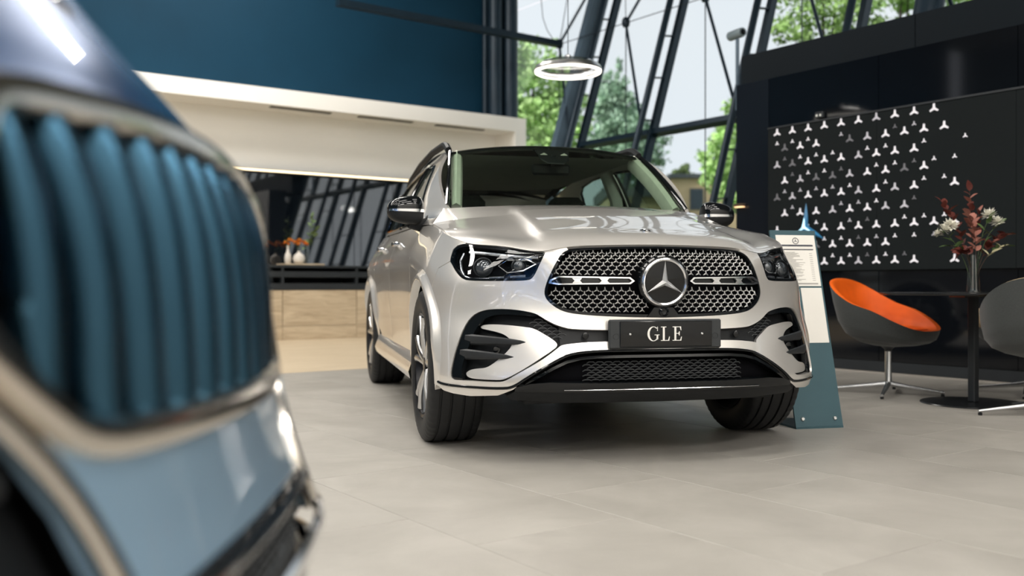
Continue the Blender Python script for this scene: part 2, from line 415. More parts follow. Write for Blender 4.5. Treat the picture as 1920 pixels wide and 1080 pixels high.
for k in range(len(unit_edges)-1):
    a0, a1 = unit_edges[k], unit_edges[k+1]
    u = lbox(MB(), a0+.004, a1-.004, 13.03, 13.6, 0, .715).build('counter_cabinet', m_oak, None, smooth=False)
    props(u, label=CAB_LABEL[k], cat='cabinet', group='counter cabinets along the far wall')
    lbox(MB(), a0+.006, a1-.006, 13.005, 13.03, .205, .712, .002).build('door', m_oak, u)
    lbox(MB(), a0+.003, a1-.003, 13.005, 13.03, .003, .20, .002).build('plinth', m_oak, u)
    nb = 3
    for q in range(4):   # veneer boards that show on the door
        pass
    rk = empty('shelf_rack', RL((a0+a1)/2, 13.0, .716), label=RACK_LABEL[k], cat='shelf', group='black racks on the counter')
    rk.rotation_euler = (0, 0, TL)
    wdt = a1-a0
    def rb(name, x0, x1, y0, y1, z0, z1, m):
        mb = MB(); mb.box(((x0+x1)/2, (y0+y1)/2, (z0+z1)/2), (x1-x0, y1-y0, z1-z0)); return mb.build(name, m, rk, smooth=False)
    h = wdt/2
    rb('back', -h, h, .5, .52, 0, .355, m_gap)
    rb('side', -h, -h+.018, .0, .5, 0, .34, m_blk); rb('side', h-.018, h, .0, .5, 0, .34, m_blk)
    rb('rail', -h+.018, h-.018, .0, .03, .005, .095, m_blk); rb('rail', -h+.018, h-.018, .0, .03, .185, .265, m_blk)
    rb('top', -h, h, -.01, .6, .32, .355, m_blk)
    rb('shelf', -h+.018, h-.018, .03, .5, .0, .012, m_blk); rb('shelf', -h+.018, h-.018, .03, .5, .18, .192, m_blk)
# ---------------------------------------------------------------- right-hand dark media wall
m_wallk = mat('black_lacquer', (.006,.0085,.013), .22, spec=.5, var=.1, vscale=1)
m_band = mat('graphite_band', (.004,.008,.012), .6, spec=.15, var=.08, vscale=1.5)
wr = props(rbox(MB(), 7.87, 8.2, -3, 6.773, 0, 2.88).build('wall_right', m_wallk, None, smooth=False), label='black lacquered media wall on the right', kind='structure')
for k, (b0, b1) in enumerate(((7.066, 5.0), (5.0, 2.9), (2.9, .8), (.8, -1.3), (-1.3, -3))):
    rbox(MB(), 8.25, 8.5, b1+.004, b0-.004, 2.80, 3.30).build('upper_band_panel', m_band, wr, smooth=False)
rbox(MB(), 8.2, 8.25, -3, 6.7, 2.0, 2.88).build('band_support', m_wallk, wr, smooth=False)
m_gloss = mat('black_gloss_panel', (.004,.005,.007), .06, spec=.6, var=.05)
edges_b = [6.773, 6.345, 5.105, 3.855, 2.605, 1.355, .105]
for k in range(len(edges_b)-1):
    b0, b1 = edges_b[k], edges_b[k+1]
    rbox(MB(), 7.83, 7.87, b1+.003, b0-.003, 2.375 if k else .10, 2.88).build('header_panel', m_gloss if k else m_wallk, wr, smooth=False)
    if k: rbox(MB(), 7.835, 7.87, b1+.003, b0-.003, .10, .915).build('lower_panel', m_gloss, wr, smooth=False)
props(rbox(MB(), 7.84, 7.87, -3, 6.773, 0, .095).build('baseboard_right', m_blk, None, smooth=False), label='black plinth along the media wall', kind='structure')
# star screen
m_scr = mat('screen_cloth', (.008,.011,.012), .8, spec=.2, var=.05, vscale=30)
scr = empty('star_screen', R(7.83, 6.335, .925), label='dark display wall panel scattered with silver three-pointed stars', cat='display panel')
scr.rotation_euler = (0, 0, TH)
def SF(u, v, w): return (-w, -u, v)     # u runs towards the viewer along the wall, v up, w out into the room
for k in range(4):
    u0, u1 = [0, 1.23, 2.48, 3.73, 4.98][k:k+2]
    mb = MB(); mb.box((-.012, -(u0+u1)/2, .7175), (.03, u1-u0-.003, 1.435)); mb.build('screen_board', m_scr, scr, smooth=False)
mb = MB(); mb.box((-.02, -2.49, 1.443), (.03, 4.98, .016)); mb.build('top_rail', m_blk, scr, smooth=False)
def star_poly(r, w=.2):
    P = []
    for k in range(3):
        t = PI/2+k*2*PI/3
        for da, rr in ((-.16, r), (.16, r)):
            P.append((rr*math.cos(t+da), rr*math.sin(t+da)))
        P.append((r*.27*math.cos(t+PI/3), r*.27*math.sin(t+PI/3)))
    return P
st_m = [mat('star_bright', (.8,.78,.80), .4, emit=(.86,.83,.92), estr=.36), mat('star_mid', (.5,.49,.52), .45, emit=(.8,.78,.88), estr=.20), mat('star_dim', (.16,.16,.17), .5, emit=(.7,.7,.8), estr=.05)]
st_me = {}
for sz in ('big', 'small'):
    for q in range(3):
        mb = MB(); mb.prism(star_poly(.043 if sz == 'big' else .022), lambda u, v, w: (-w, -u, v), .006)
        me = mb.mesh('star', False); me.materials.append(st_m[q]); st_me[(sz, q)] = me
rnd = random.Random(11)
for row in range(9):
    z = 2.31-.1625*row-.925
    for c in range(-1, 14):
        u = .117+.185*c-(0 if row % 2 == 0 else .0925)
        fade = (u-1.35)/.75
        for sz, du, dz in (('big', 0, 0), ('small', .0925, .055)):
            uu = u+du; zz = z+dz
            if uu < .05 or zz > 1.40 or zz < .05: continue
            x = rnd.random()
            if sz == 'big':
                if fade > 1 or x < max(.04, fade*.75): continue
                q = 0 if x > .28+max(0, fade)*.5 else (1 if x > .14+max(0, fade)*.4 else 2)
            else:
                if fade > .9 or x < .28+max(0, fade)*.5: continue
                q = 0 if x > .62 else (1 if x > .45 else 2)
            link('star', st_me[(sz, q)], None, scr, (-.027, -uu, zz))
# luminous blue star ornament in front of the screen
so = empty('star_light', R(7.77, 5.85, 1.345), label='glowing blue three-pointed star lamp on the display wall', cat='lamp')
so.rotation_euler = (0, 0, TH)
mb = MB()
def starcone(r, h):
    P = []
    n = 60
    for k in range(n):
        t = 2*PI*k/n+PI/2
        d = abs(((t-PI/2) % (2*PI/3))-PI/3)/(PI/3)
        P.append((r*(.16+.84*d**5), t))
    vs = [(-h, 0, 0)]+[(-h*.55, -.45*p*math.cos(t), .45*p*math.sin(t)) for p, t in P]+[(0, -p*math.cos(t), p*math.sin(t)) for p, t in P]
    fs = []
    for k in range(n):
        k2 = (k+1) % n; fs += [(0, 1+k2, 1+k), (1+k, 1+k2, 1+n+k2, 1+n+k)]
    fs.append(tuple(range(1+n, 1+2*n)))
    return vs, fs
mb._add(*starcone(.24, .05)); mb.build('star_body', mat('blue_star', (.03,.16,.30), .3, emit=(.04,.20,.42), estr=.30), so, recalc=True)
mb = MB(); mb.T = Matrix.Translation((-.03, 0, 0)); mb._add(*starcone(.10, .035)); mb.build('star_core', mat('star_core', (.5,.8,1), .3, emit=(.55,.85,1), estr=1.2), so, recalc=True)
# small reading light and sensor on the media wall
wlmp = empty('wall_lamp', R(7.83, 6.70, 1.62), label='small warm bar lamp on the end of the black wall', cat='lamp'); wlmp.rotation_euler = (0, 0, TH)
mb = MB(); mb.box((-.03, 0, 0), (.06, .12, .03), 0, .006); mb.build('housing', mat('bronze', (.12,.08,.05), .4, .5, var=.1), wlmp)
mb = MB(); mb.box((-.03, 0, -.018), (.045, .10, .008)); mb.build('diffuser', mat('warm_bulb', (1,.7,.4), .4, emit=(1,.62,.32), estr=2.5), wlmp, smooth=False)
sb = empty('wall_sensor', R(7.83, 5.72, 2.42), label='small black sensor box on the header above the stars', cat='sensor'); sb.rotation_euler = (0, 0, TH)
mb = MB(); mb.box((-.02, 0, 0), (.04, .09, .06), 0, .006); mb.build('body', m_blk, sb)
for d in (-.02, .02):
    mb = MB(); mb.box((-.042, d, -.005), (.006, .015, .02)); mb.build('eye', mat('pale_led', (.6,.6,.55), .4, emit=(1,1,.9), estr=.25), sb, smooth=False)
# ---------------------------------------------------------------- leaning glass facade
def Fp(be, z, off=0.0): return R(8.6+.32*z-off, be, z)
m_steel = mat('blue_grey_steel', (.010,.024,.038), .38, .35, var=.1, vscale=4)
m_steel2 = mat('pale_steel_face', (.10,.15,.20), .4, .2, var=.1, vscale=4)
m_cable = mat('steel_cable', (.03,.04,.05), .4, .6, var=.1)
m_pane = glassmat('facade_glass', (.93,.96,.96), 1.35)
fac = empty('window_1', Fp(6, 0), kind='structure', label='leaning glass facade with paired steel columns')
def fb(name, mb, m, smooth=True):
    o = mb.build(name, m, None, smooth); o.parent = fac; o.matrix_parent_inverse = Matrix.Translation(-fac.location); return o
COLB = [12.9-1.572*k for k in range(14)]; COLB[3] = 8.07
TZ = [0.02, 2.92, 5.85, CEIL-.02]
lean = (AX*.32+Vector((0,0,1))).normalized(); outn = (AX-Vector((0,0,.32))).normalized()
def obox(mb, p, q, w, d, refb=BX):
    # bar from p to q, width w along the wall, depth d across it
    t = (q-p).normalized(); b = refb-t*refb.dot(t); b.normalize(); n = t.cross(b)
    vs = [tuple(c+b*sx*w/2+n*sy*d/2) for c in (p, q) for sx, sy in ((-1,-1),(1,-1),(1,1),(-1,1))]
    return mb._add(vs, [(3,2,1,0),(4,5,6,7),(0,1,5,4),(1,2,6,5),(2,3,7,6),(3,0,4,7)])
for k, be in enumerate(COLB):
    if k == 0: continue
    mb = MB(); obox(mb, Fp(be, .02, -.0), Fp(be, CEIL-.02, 0), .075, .11); fb('mullion', mb, m_steel, False)
    mb = MB(); mb.tube([Fp(be, .02, .27), Fp(be, CEIL-.02, .27)], .048, 14); fb('column_tube', mb, m_steel)
    mb = MB()
    for z in np.arange(.6, CEIL-.3, .62): obox(mb, Fp(be, z, .26), Fp(be, z+.03, .03), .018, .05, lean)
    fb('lug_row', mb, m_steel, False)
mb = MB(); obox(mb, Fp(11.62, .02, .16), Fp(11.62, CEIL-.02, .16), .13, .30); fb('facade_post', mb, m_steel2, False)
mb = MB(); mb.tube([Fp(5.45, .3, .52), Fp(5.45, CEIL-.02, .52)], .145, 28); fb('round_column', mb, m_navy)
for k in range(1, len(COLB)-1):
    b0, b1 = COLB[k], COLB[k+1]
    for z in TZ:
        mb = MB(); obox(mb, Fp(b0-.0375, z), Fp(b1+.0375, z), .075, .13, lean); fb('transom', mb, m_steel, False)
    for i in range(3):
        c = [Fp(b0-.03, TZ[i]+.03), Fp(b1+.03, TZ[i]+.03), Fp(b1+.03, TZ[i+1]-.03), Fp(b0-.03, TZ[i+1]-.03)]
        mb = MB(); mb._add([tuple(p) for p in c]+[tuple(p+outn*.02) for p in c], [(0,1,2,3),(7,6,5,4),(0,4,5,1),(1,5,6,2),(2,6,7,3),(3,7,4,0)])
        o = fb('pane', mb, m_pane, False)
# end bay to the far wall
for i in range(3):
    c = [Fp(14.3, TZ[i]+.03), Fp(11.36, TZ[i]+.03), Fp(11.36, TZ[i+1]-.03), Fp(14.3, TZ[i+1]-.03)]
    mb = MB(); mb._add([tuple(p) for p in c]+[tuple(p+outn*.02) for p in c], [(0,1,2,3),(7,6,5,4),(0,4,5,1),(1,5,6,2),(2,6,7,3),(3,7,4,0)]); fb('pane', mb, m_pane, False)
NODE = [R(9.75, 12.9-1.572*(k+.5), 4.68) for k in range(6)]
for k, nd in enumerate(NODE):
    be = COLB[k+1]
    mb = MB(); mb.lathe([(0,-.06),(.045,-.06),(.06,-.02),(.06,.04),(.035,.08),(0,.08)], 14, nd); fb('node_bracket', mb, m_steel)
    for z in (3.05, 6.3):
        mb = MB(); mb.tube([nd, Fp(be, z, .27)], .022, 8); fb('strut_rod', mb, m_steel)
    mb = MB(); mb.tube([nd, R(9.75, 12.9-1.572*(k+.5), .0)], .008, 6); fb('cable', mb, m_cable)
    mb = MB(); mb.tube([nd, Fp(COLB[k], 6.6, .27 if k else -.02)], .007, 6); fb('cable', mb, m_cable)
    if k < 5:
        mb = MB(); mb.tube([nd, NODE[k+1]], .007, 6); fb('cable', mb, m_cable)
mb = MB(); mb.tube([n_ for n_ in [NODE[0]+Vector((-.28,-.05,1.3)), NODE[0]+Vector((-.30,-.05,.75)), NODE[0]+Vector((-.27,-.05,.42)), NODE[0]+Vector((-.20,-.03,.22)), NODE[0]+Vector((-.10,0,.08)), NODE[0]]], .006, 6); fb('loose_cable', mb, m_cable)
# long horizontal strut from the far wall side to the first node
n0 = NODE[0]
sp = props(obox(MB(), n0-AX*3.92+Vector((0,0,.0)), n0, .09, .13, Vector((0,0,1))).build('trim_2', m_steel, None, smooth=False), label='long dark steel strut running to the facade node', kind='structure')
# ceiling luminaires
m_lum = mat('luminaire_white', (.9,.9,.88), .4, emit=(1,.96,.90), estr=4.0)
LN = ['first', 'second', 'third', 'fourth', 'fifth']
def lamp(al, be, la, lb, power, tone=(1,.955,.90)):
    e = empty('ceiling_lamp', R(al, be, CEIL-.0), TH, label='flat ceiling lamp, %s row from the far side wall, %s from the back wall' % (LN[int(round((al+6.5)/3.5))], LN[min(4, int(round((be+5)/3.6)))]), cat='ceiling lamp', group='ceiling lamps')
    mb = MB(); mb.box((0,0,-.06), (la+.06, lb+.06, .12), 0, .01); mb.build('housing', m_blk, e)
    mb = MB(); mb.box((0,0,-.125), (la, lb, .012)); mb.build('diffuser', m_lum, e, smooth=False)
    L = bpy.data.lights.new('lamp_light', 'AREA'); L.shape = 'RECTANGLE'; L.size = la; L.size_y = lb; L.energy = power; L.color = tone
    lo = bpy.data.objects.new('lamp_light', L); COL.objects.link(lo); lo.parent = e; lo.location = (0,0,-.14)
for al, be in ((-6.5,-6.4),(-6.5,-1.5),(-6.5,2),(-6.5,5.5),(-6.5,9),(-3,-6.4),(-3,-1.5),(-3,2),(-3,5.5),(-3,9),(.5,-6.4),(.5,-1.5),(.5,2),(.5,5.5),(.5,9.5),(4,-6.4),(4,-1.8),(4,1.4),(4.5,11.3)):
    lamp(al, be, 2.4, .9, LAMP_POWER*(2.8 if be < -5 else 1.0 if be < 0 else (2.7 if be > 8 else .72)))
# ---------------------------------------------------------------- car body surfaces (local frame: x sideways, y backwards, z up, origin under front axle)
_KC = {}
def spl_basis(knots, q):
    k = np.asarray(knots, float); n = len(k); h = np.diff(k); key = k.tobytes()
    if key not in _KC:
        A = np.eye(n); B = np.zeros((n, n))
        for i in range(1, n-1):
            A[i, i-1] = h[i-1]; A[i, i] = 2*(h[i-1]+h[i]); A[i, i+1] = h[i]
            B[i, i-1] = 6/h[i-1]; B[i, i+1] = 6/h[i]; B[i, i] = -6/h[i-1]-6/h[i]
        _KC[key] = np.linalg.solve(A, B)
    K = _KC[key]
    q = np.atleast_1d(np.asarray(q, float))
    j = np.clip(np.searchsorted(k, q, side='right')-1, 0, n-2)
    hh = h[j]; a = (k[j+1]-q)/hh; b = (q-k[j])/hh
    W = np.zeros((len(q), n)); r = np.arange(len(q))
    W[r, j] += a; W[r, j+1] += b
    W += ((a**3-a)*hh**2/6)[:, None]*K[j] + ((b**3-b)*hh**2/6)[:, None]*K[j+1]
    return W
def spl(knots, vals, q):
    return spl_basis(knots, q) @ np.asarray(vals, float)
ROWV = [.24, .33, .44, .56, .68, .81, .92, .985]
FRONT = [
 [(0,-.80),(.22,-.795),(.42,-.775),(.56,-.735),(.70,-.675),(.80,-.60),(.88,-.52),(.93,-.44),(.945,-.35)],
 [(0,-.885),(.22,-.88),(.43,-.86),(.58,-.815),(.71,-.75),(.82,-.655),(.905,-.55),(.948,-.455),(.96,-.35)],
 [(0,-.90),(.22,-.895),(.43,-.87),(.58,-.82),(.71,-.74),(.82,-.645),(.90,-.545),(.945,-.45),(.96,-.35)],
 [(0,-.868),(.22,-.86),(.43,-.832),(.58,-.785),(.70,-.71),(.81,-.615),(.89,-.52),(.938,-.43),(.958,-.34)],
 [(0,-.855),(.22,-.845),(.43,-.805),(.57,-.75),(.69,-.68),(.79,-.595),(.87,-.505),(.92,-.415),(.95,-.32)],
 [(0,-.848),(.22,-.835),(.43,-.80),(.56,-.74),(.67,-.675),(.77,-.60),(.85,-.515),(.905,-.41),(.938,-.30)],
 [(0,-.82),(.22,-.81),(.43,-.775),(.535,-.745),(.64,-.67),(.735,-.58),(.81,-.49),(.868,-.385),(.905,-.27)],
 [(0,-.795,.968),(.22,-.785,.965),(.43,-.755,.953),(.535,-.725,.937),(.63,-.64,.955),(.72,-.55,.97),(.80,-.45,.983),(.842,-.34,1.012),(.862,-.22,1.04)]]
SIDEY = [-.12, .08, .27, .5, .8, 1.2, 1.7, 2.2, 2.6, 3.0, 3.4, 3.65]
SX = [.87, .915, .926, .934, .941, .942, .925]
SZ = [.27, .35, .45, .57, .70, .85, 1.0]
RIMX = [.868, .867, .862, .858, .858, .86, .86, .858, .85, .835, .80, .77]
RIMZ = [1.065, 1.093, 1.116, 1.128, 1.138, 1.145, 1.152, 1.16, 1.168, 1.18, 1.195, 1.2]
REAR = [(.90, 3.78), (.82, 3.90), (.60, 3.97), (.3, 3.99), (0, 4.0)]
def build_net():
    rows = []
    for i in range(8):
        r = []
        for p in FRONT[i]:
            r.append((p[0], p[1], p[2] if len(p) > 2 else ROWV[i]))
        for k, y in enumerate(SIDEY):
            fl = .032*math.exp(-(y/.42)**2) + .032*math.exp(-((y-2.995)/.45)**2)
            tp = -.10*max(0, (y-3.2)/.45)**2 * .45
            if i < 7:
                w = min(1, max(0, (y+.3)/.8))
                z = ROWV[i]+(SZ[i]-ROWV[i])*w
                fa = [.4, .7, .9, 1, .9, .6, .3][i]
                r.append((SX[i]+fl*fa+tp, y, z))
            else:
                r.append((RIMX[k], y, RIMZ[k]))
        for (x, y) in REAR:
            if i < 7:
                ins = [.06, .0, -.015, -.01, .0, .01, .03][i]
                f = 1-ins*.8
                r.append((x*(f if x > .3 else 1), y-ins, SZ[i]))
            else:
                r.append((x*.86, y-.08, 1.2))
        rows.append(r)
    net = np.array(rows)
    mir = net[:, :0:-1].copy(); mir[:, :, 0] *= -1
    seg = np.linalg.norm(np.diff(net[4], axis=0), axis=1)
    t = np.concatenate([[0], np.cumsum(seg)])
    tt = np.concatenate([-t[:0:-1], t])
    return np.concatenate([mir, net], axis=1), tt
NET, TK = build_net()
NJ = (len(TK)-1)//2
def S(t, v):
    t = np.atleast_1d(np.asarray(t, float)); v = np.atleast_1d(np.asarray(v, float))
    return np.einsum('qi,qj,ijk->qk', spl_basis(ROWV, v), spl_basis(TK, t), NET)
def SN(t, v, e=1e-4):
    n = np.cross(S(np.asarray(t)+e, v)-S(np.asarray(t)-e, v), S(t, np.asarray(v)+e)-S(t, np.asarray(v)-e))
    return n/np.maximum(np.linalg.norm(n, axis=1), 1e-9)[:, None]
def inv_yz(y, z):
    # surface parameters (t, v) of body-side points given by y and z (x > 0 side)
    y = np.atleast_1d(np.asarray(y, float)); z = np.atleast_1d(np.asarray(z, float))
    t = TK[NJ+9]+(y+.12); v = np.clip(z, .26, .97)
    for _ in range(30):
        p = S(t, v); a = (S(t+1e-4, v)-p)/1e-4; b = (S(t, v+1e-4)-p)/1e-4
        ey, ez = y-p[:, 1], z-p[:, 2]; D = a[:, 1]*b[:, 2]-b[:, 1]*a[:, 2]
        D = np.where(np.abs(D) < 1e-4, 1e-4, D)
        dt = (ey*b[:, 2]-b[:, 1]*ez)/D; dv = (a[:, 1]*ez-a[:, 2]*ey)/D
        t = np.clip(t+np.clip(dt, -.1, .1), .3, TK[-1]); v = np.clip(v+np.clip(dv, -.1, .1), .24, .985)
    return t, v
def sidef(sg):
    def f(y, z):
        t, v = inv_yz(y, z); p = S(t, v); return np.stack([sg*p[:, 0], p[:, 1], np.asarray(z, float)], 1)
    return f
HOODC = [(-.795,.968),(-.755,.996),(-.62,1.032),(-.3,1.108),(0,1.172),(.22,1.216),(.36,1.238)]
HOOD_LIFT = 0.0
def hood(s, v):
    s = np.atleast_1d(np.asarray(s, float)); v = np.atleast_1d(np.asarray(v, float))
    t6 = TK[NJ+6]; tE = TK[NJ+11]
    def rim(t): return S(t, np.full(len(np.atleast_1d(t)), ROWV[-1]))
    front = rim(np.clip(s, -1, 1)*t6)
    def side(sg):
        vv = np.clip(v, 0, 1)
        a = rim(sg*(t6+(tE-t6)*np.clip(vv/.72, 0, 1)))
        w = np.clip((vv-.72)/.28, 0, 1)[:, None]
        end = np.array([sg*.76, .53, 1.222])
        return a*(1-w)+end*w
    back = np.stack([.76*s, .36+.17*s*s, 1.238-.016*s**2], 1)
    L, R = side(-1), side(1); w = ((s+1)/2)[:, None]; vv = v[:, None]
    ru = L*(1-w)+R*w; rv = front*(1-vv)+back*vv
    c00 = rim([-t6])[0]; c10 = rim([t6])[0]; c01 = np.array([-.76,.53,1.222]); c11 = np.array([.76,.53,1.222])
    co = (c00*(1-w)+c10*w)*(1-vv)+(c01*(1-w)+c11*w)*vv
    P = ru+rv-co
    # centre profile
    k = np.linspace(0, 1, len(HOODC)); kk = np.array([0, .045, .16, .43, .69, .88, 1])
    cp = spl(kk, np.array(HOODC), v)
    s0 = np.zeros(len(v)); f0 = rim(s0); b0 = np.stack([s0, s0+.36, s0+1.238], 1)
    L0 = .5*(L+R); co0 = .5*(c00+c10)*(1-vv)+.5*(c01+c11)*vv
    P0 = L0+f0*(1-vv)+b0*vv-co0
    ws = (1-np.abs(np.clip(s, -1, 1))**2.6)
    P[:, 1] += ws*(cp[:, 0]-P0[:, 1]); P[:, 2] += ws*(cp[:, 1]-P0[:, 2])
    # two raised creases
    x = np.abs(P[:, 0]); c = .50-.10*v
    st = np.clip((c+.05-x)/.07, 0, 1); st = st*st*(3-2*st)
    amp = .016*np.clip((v-.02)/.18, 0, 1)*np.clip((1.02-v)/.3, 0, 1)
    P[:, 2] += amp*st
    P[:, 2] -= .010*np.clip((v-.1)/.3, 0, 1)*np.exp(-((x-.17)/.2)**2)*np.clip((1.05-v)/.4, 0, 1)*0
    if HOOD_LIFT:
        q = np.clip(v/.36, 0, 1); P[:, 2] += HOOD_LIFT*q*q*(3-2*q)*np.clip((1.25-v)/.4, .3, 1)*(1-np.abs(np.clip(s, -1, 1))**5)
    return P
def hoodN(s, v, e=1e-4):
    n = np.cross(hood(np.asarray(s)+e, v)-hood(np.asarray(s)-e, v), hood(s, np.asarray(v)+e)-hood(s, np.asarray(v)-e))
    return n/np.maximum(np.linalg.norm(n, axis=1), 1e-9)[:, None]
def wshield(s, v):
    s = np.atleast_1d(np.asarray(s, float)); v = np.atleast_1d(np.asarray(v, float))
    base = np.stack([.722*s, .395+.18*s*s, 1.222+.02*s*s], 1)
    top = np.stack([.622*s, 1.0+.067*s*s, 1.662-.047*s*s], 1)
    P = base*(1-v)[:, None]+top*v[:, None]
    b = .022*np.sin(np.pi*np.clip(v, 0, 1))
    P[:, 1] -= b*.7; P[:, 2] += b*.7
    return P
ROOFY = [1.0, 1.3, 1.8, 2.4, 3.0, 3.35]
def roof(s, v):
    s = np.atleast_1d(np.asarray(s, float)); v = np.atleast_1d(np.asarray(v, float))
    kk = np.array([0, .13, .34, .6, .85, 1.0])
    y = spl(kk, ROOFY, v); zc = spl(kk, [1.662, 1.697, 1.712, 1.70, 1.65, 1.595], v)
    xe = spl(kk, [.622, .636, .64, .63, .605, .58], v); ze = spl(kk, [1.615, 1.645, 1.66, 1.646, 1.592, 1.53], v)
    return np.stack([xe*s, y+.067*s*s*(1-v), zc+(ze-zc)*np.abs(s)**2.4], 1)
def xside(y, z):
    y = np.asarray(y, float); z = np.asarray(z, float)
    d = np.maximum(z-1.14, -.05)
    x = .862-.20*d-.50*d*d
    x = x-.125*(np.maximum(0, .95-y)/.45)**1.6*np.clip(d/.08, 0, 1)
    x = x-.09*np.maximum(0, y-2.6)**2
    return x
# ---------------------------------------------------------------- cars
def tv(t, v, off=0.0):
    p = S([t], [v])[0]; n = SN([t], [v])[0]; return Vector(p+n*off)
AC, AR = .385, .432      # wheel centre height, wheel arch radius
def arc(f0, f1, n=24, yc=0.0, r=AR):
    f = np.radians(np.linspace(f0, f1, n)); y = yc-r*np.cos(f); z = AC+r*np.sin(f)
    t, v = inv_yz(y, np.maximum(z, .30)); return list(zip(t.tolist(), v.tolist()))
def yzl(L):
    t, v = inv_yz([p[0] for p in L], [p[1] for p in L]); return list(zip(t.tolist(), v.tolist()))
GRL = [(0,.646),(.157,.649),(.3,.655),(.393,.663),(.444,.673),(.481,.692),(.511,.717),(.527,.741),(.53,.767),(.521,.805),(.505,.842),(.48,.887),(.443,.938),(.409,.960),(.36,.969),(.279,.972),(.138,.976),(0,.977)]
HLI = [(.552,.945),(.573,.88),(.585,.837),(.595,.819),(.614,.81),(.748,.808),(.92,.809),(.968,.819),(1.019,.852),(1.064,.893)]
HLO = [(1.083,.92),(1.079,.945),(1.049,.962),(.993,.978),(.936,.981),(.82,.981),(.701,.981),(.601,.973)]
ITK = [(0,.590),(.261,.592),(.415,.597),(.451,.605),(.487,.618),(.524,.636),(.557,.657),(.582,.668),(.65,.68),(.722,.684),(.792,.681),(.841,.669),(.877,.647),(.905,.605),(.927,.546),(.956,.472),(.972,.404),(.966,.363),(.891,.365),(.814,.364),(.727,.366),(.699,.376),(.671,.393),(.603,.434),(.534,.477),(.481,.516),(.464,.53),(.402,.537),(.354,.541),(.265,.543),(0,.545)]
TRM = [(.904,.367),(.914,.408),(.902,.456),(.875,.519),(.859,.567),(.838,.611),(.809,.64),(.763,.658),(.7,.661),(.63,.657),(.582,.652)]
INS = [(.825,.617),(.74,.619),(.644,.613),(.58,.605),(.543,.586),(.499,.559),(.481,.541),(.484,.527),(.513,.506),(.602,.448),(.67,.405),(.717,.38),(.736,.374),(.813,.373),(.882,.374),(.903,.396),(.88,.414),(.848,.422),(.797,.428),(.763,.45),(.742,.467),(.716,.489),(.679,.532),(.694,.558),(.724,.578),(.769,.589),(.804,.595),(.836,.601)]
MTH = [(0,.486),(.169,.486),(.315,.485),(.388,.479),(.451,.464),(.51,.435),(.582,.392),(.629,.354),(.58,.346),(.364,.346),(0,.341)]
BLD = [(0,.507),(.167,.507),(.313,.506),(.391,.5),(.449,.489),(.545,.436),(.61,.394),(.67,.351),(.714,.342),(.868,.341),(1.009,.342),(1.06,.35)]
CRN = [(1.075,.345),(1.06,.325),(1.018,.308),(.957,.299),(.87,.293),(.736,.304),(.67,.334)]
GRB = [(0,.646),(.30,.650),(.375,.660),(.415,.688),(.465,.733),(.505,.785),(.505,.842),(.48,.887),(.443,.938),(.409,.960),(.36,.969),(.279,.972),(.138,.976),(0,.977)]
ITB = [(.36,.47),(.372,.543),(.395,.605),(.43,.655),(.485,.712),(.555,.762),(.65,.788),(.76,.785),(.85,.74),(.91,.64),(.95,.50),(.955,.40),(.92,.372),(.70,.375),(.45,.42)]
def ch(L, it=2):
    P = [np.array(p, float) for p in L]
    for _ in range(it):
        Q = [P[0]]
        for a, b in zip(P[:-1], P[1:]): Q += [a*.75+b*.25, a*.25+b*.75]
        P = Q+[P[-1]]
    return [tuple(map(float, p)) for p in P]
def sgn(L, s): return [(s*a, b) for a, b in L]
def full(L):   # half outline from centre to centre, made whole
    return [p for p in L]+[(-a, b) for a, b in reversed(L) if a > 1e-6]
def strip(name, pts, r, m, parent, off=0.0, flat=1.0, n=8, close=False):
    mb = MB(); mb.tube([tv(t, v, off) for t, v in pts], r, n, closed=close, flat=flat); return mb.build(name, m, parent)
def hoodp(u, v): return hood(np.asarray(u)/.8, np.asarray(v)/1.12)
def wsp(u, v): return wshield(np.asarray(u)/.68, np.asarray(v)/.64)
def roofp(u, v): return roof(np.asarray(u)/.62, np.asarray(v)/2.3)
def sgf(sg):
    def f(y, z): return np.stack([sg*xside(y, z), np.asarray(y, float), np.asarray(z, float)], 1)
    return f
m_chrome = mat('chrome', (.78,.79,.81), .11, 1.0, var=.03)
m_satin = mat('satin_aluminium', (.62,.62,.62), .28, 1.0, var=.05)
m_gblack = mat('gloss_black', (.004,.005,.006), .05, spec=.5, var=.05)
m_mblack = mat('matt_black_plastic', (.008,.009,.010), .5, spec=.3, var=.1, vscale=30)
m_dgrey = mat('dark_grey_plastic', (.020,.022,.024), .45, spec=.35, var=.1, vscale=30)
m_rubber = mat('tyre_rubber', (.010,.011,.012), .55, var=.15, vscale=40)
m_void = mat('engine_bay_black', (.002,.002,.003), .8, spec=.08, var=.1)
m_int = mat('dark_upholstery', (.055,.058,.055), .7, var=.15, vscale=30)
m_intb = mat('beige_lining', (.62,.62,.54), .7, var=.06, vscale=20)
m_wglass = glassmat('windscreen_glass', (.62,.72,.64), 1.5, extra=.0)
m_sglass = glassmat('side_glass', (.42,.52,.49), 1.5, extra=.02)
m_lens = glassmat('lamp_lens', (.88,.90,.92), 1.5, extra=.0)
m_lamp = mat('lamp_reflector', (.55,.57,.60), .18, .9, var=.2, vscale=60)
def star_solid(mb, r, h, frame):
    # raised three-pointed star with ridged arms
    pts = []
    for k in range(3):
        t = PI/2+k*2*PI/3
        pts.append((r*math.cos(t), r*math.sin(t), 0)); pts.append((r*.17*math.cos(t+PI/3), r*.17*math.sin(t+PI/3), 0))
    vs = [frame(0, 0, h)]+[frame(*p) for p in pts]
    fs = [(0, 1+k, 1+(k+1) % 6) for k in range(6)]
    return mb._add([tuple(v) for v in vs], fs)
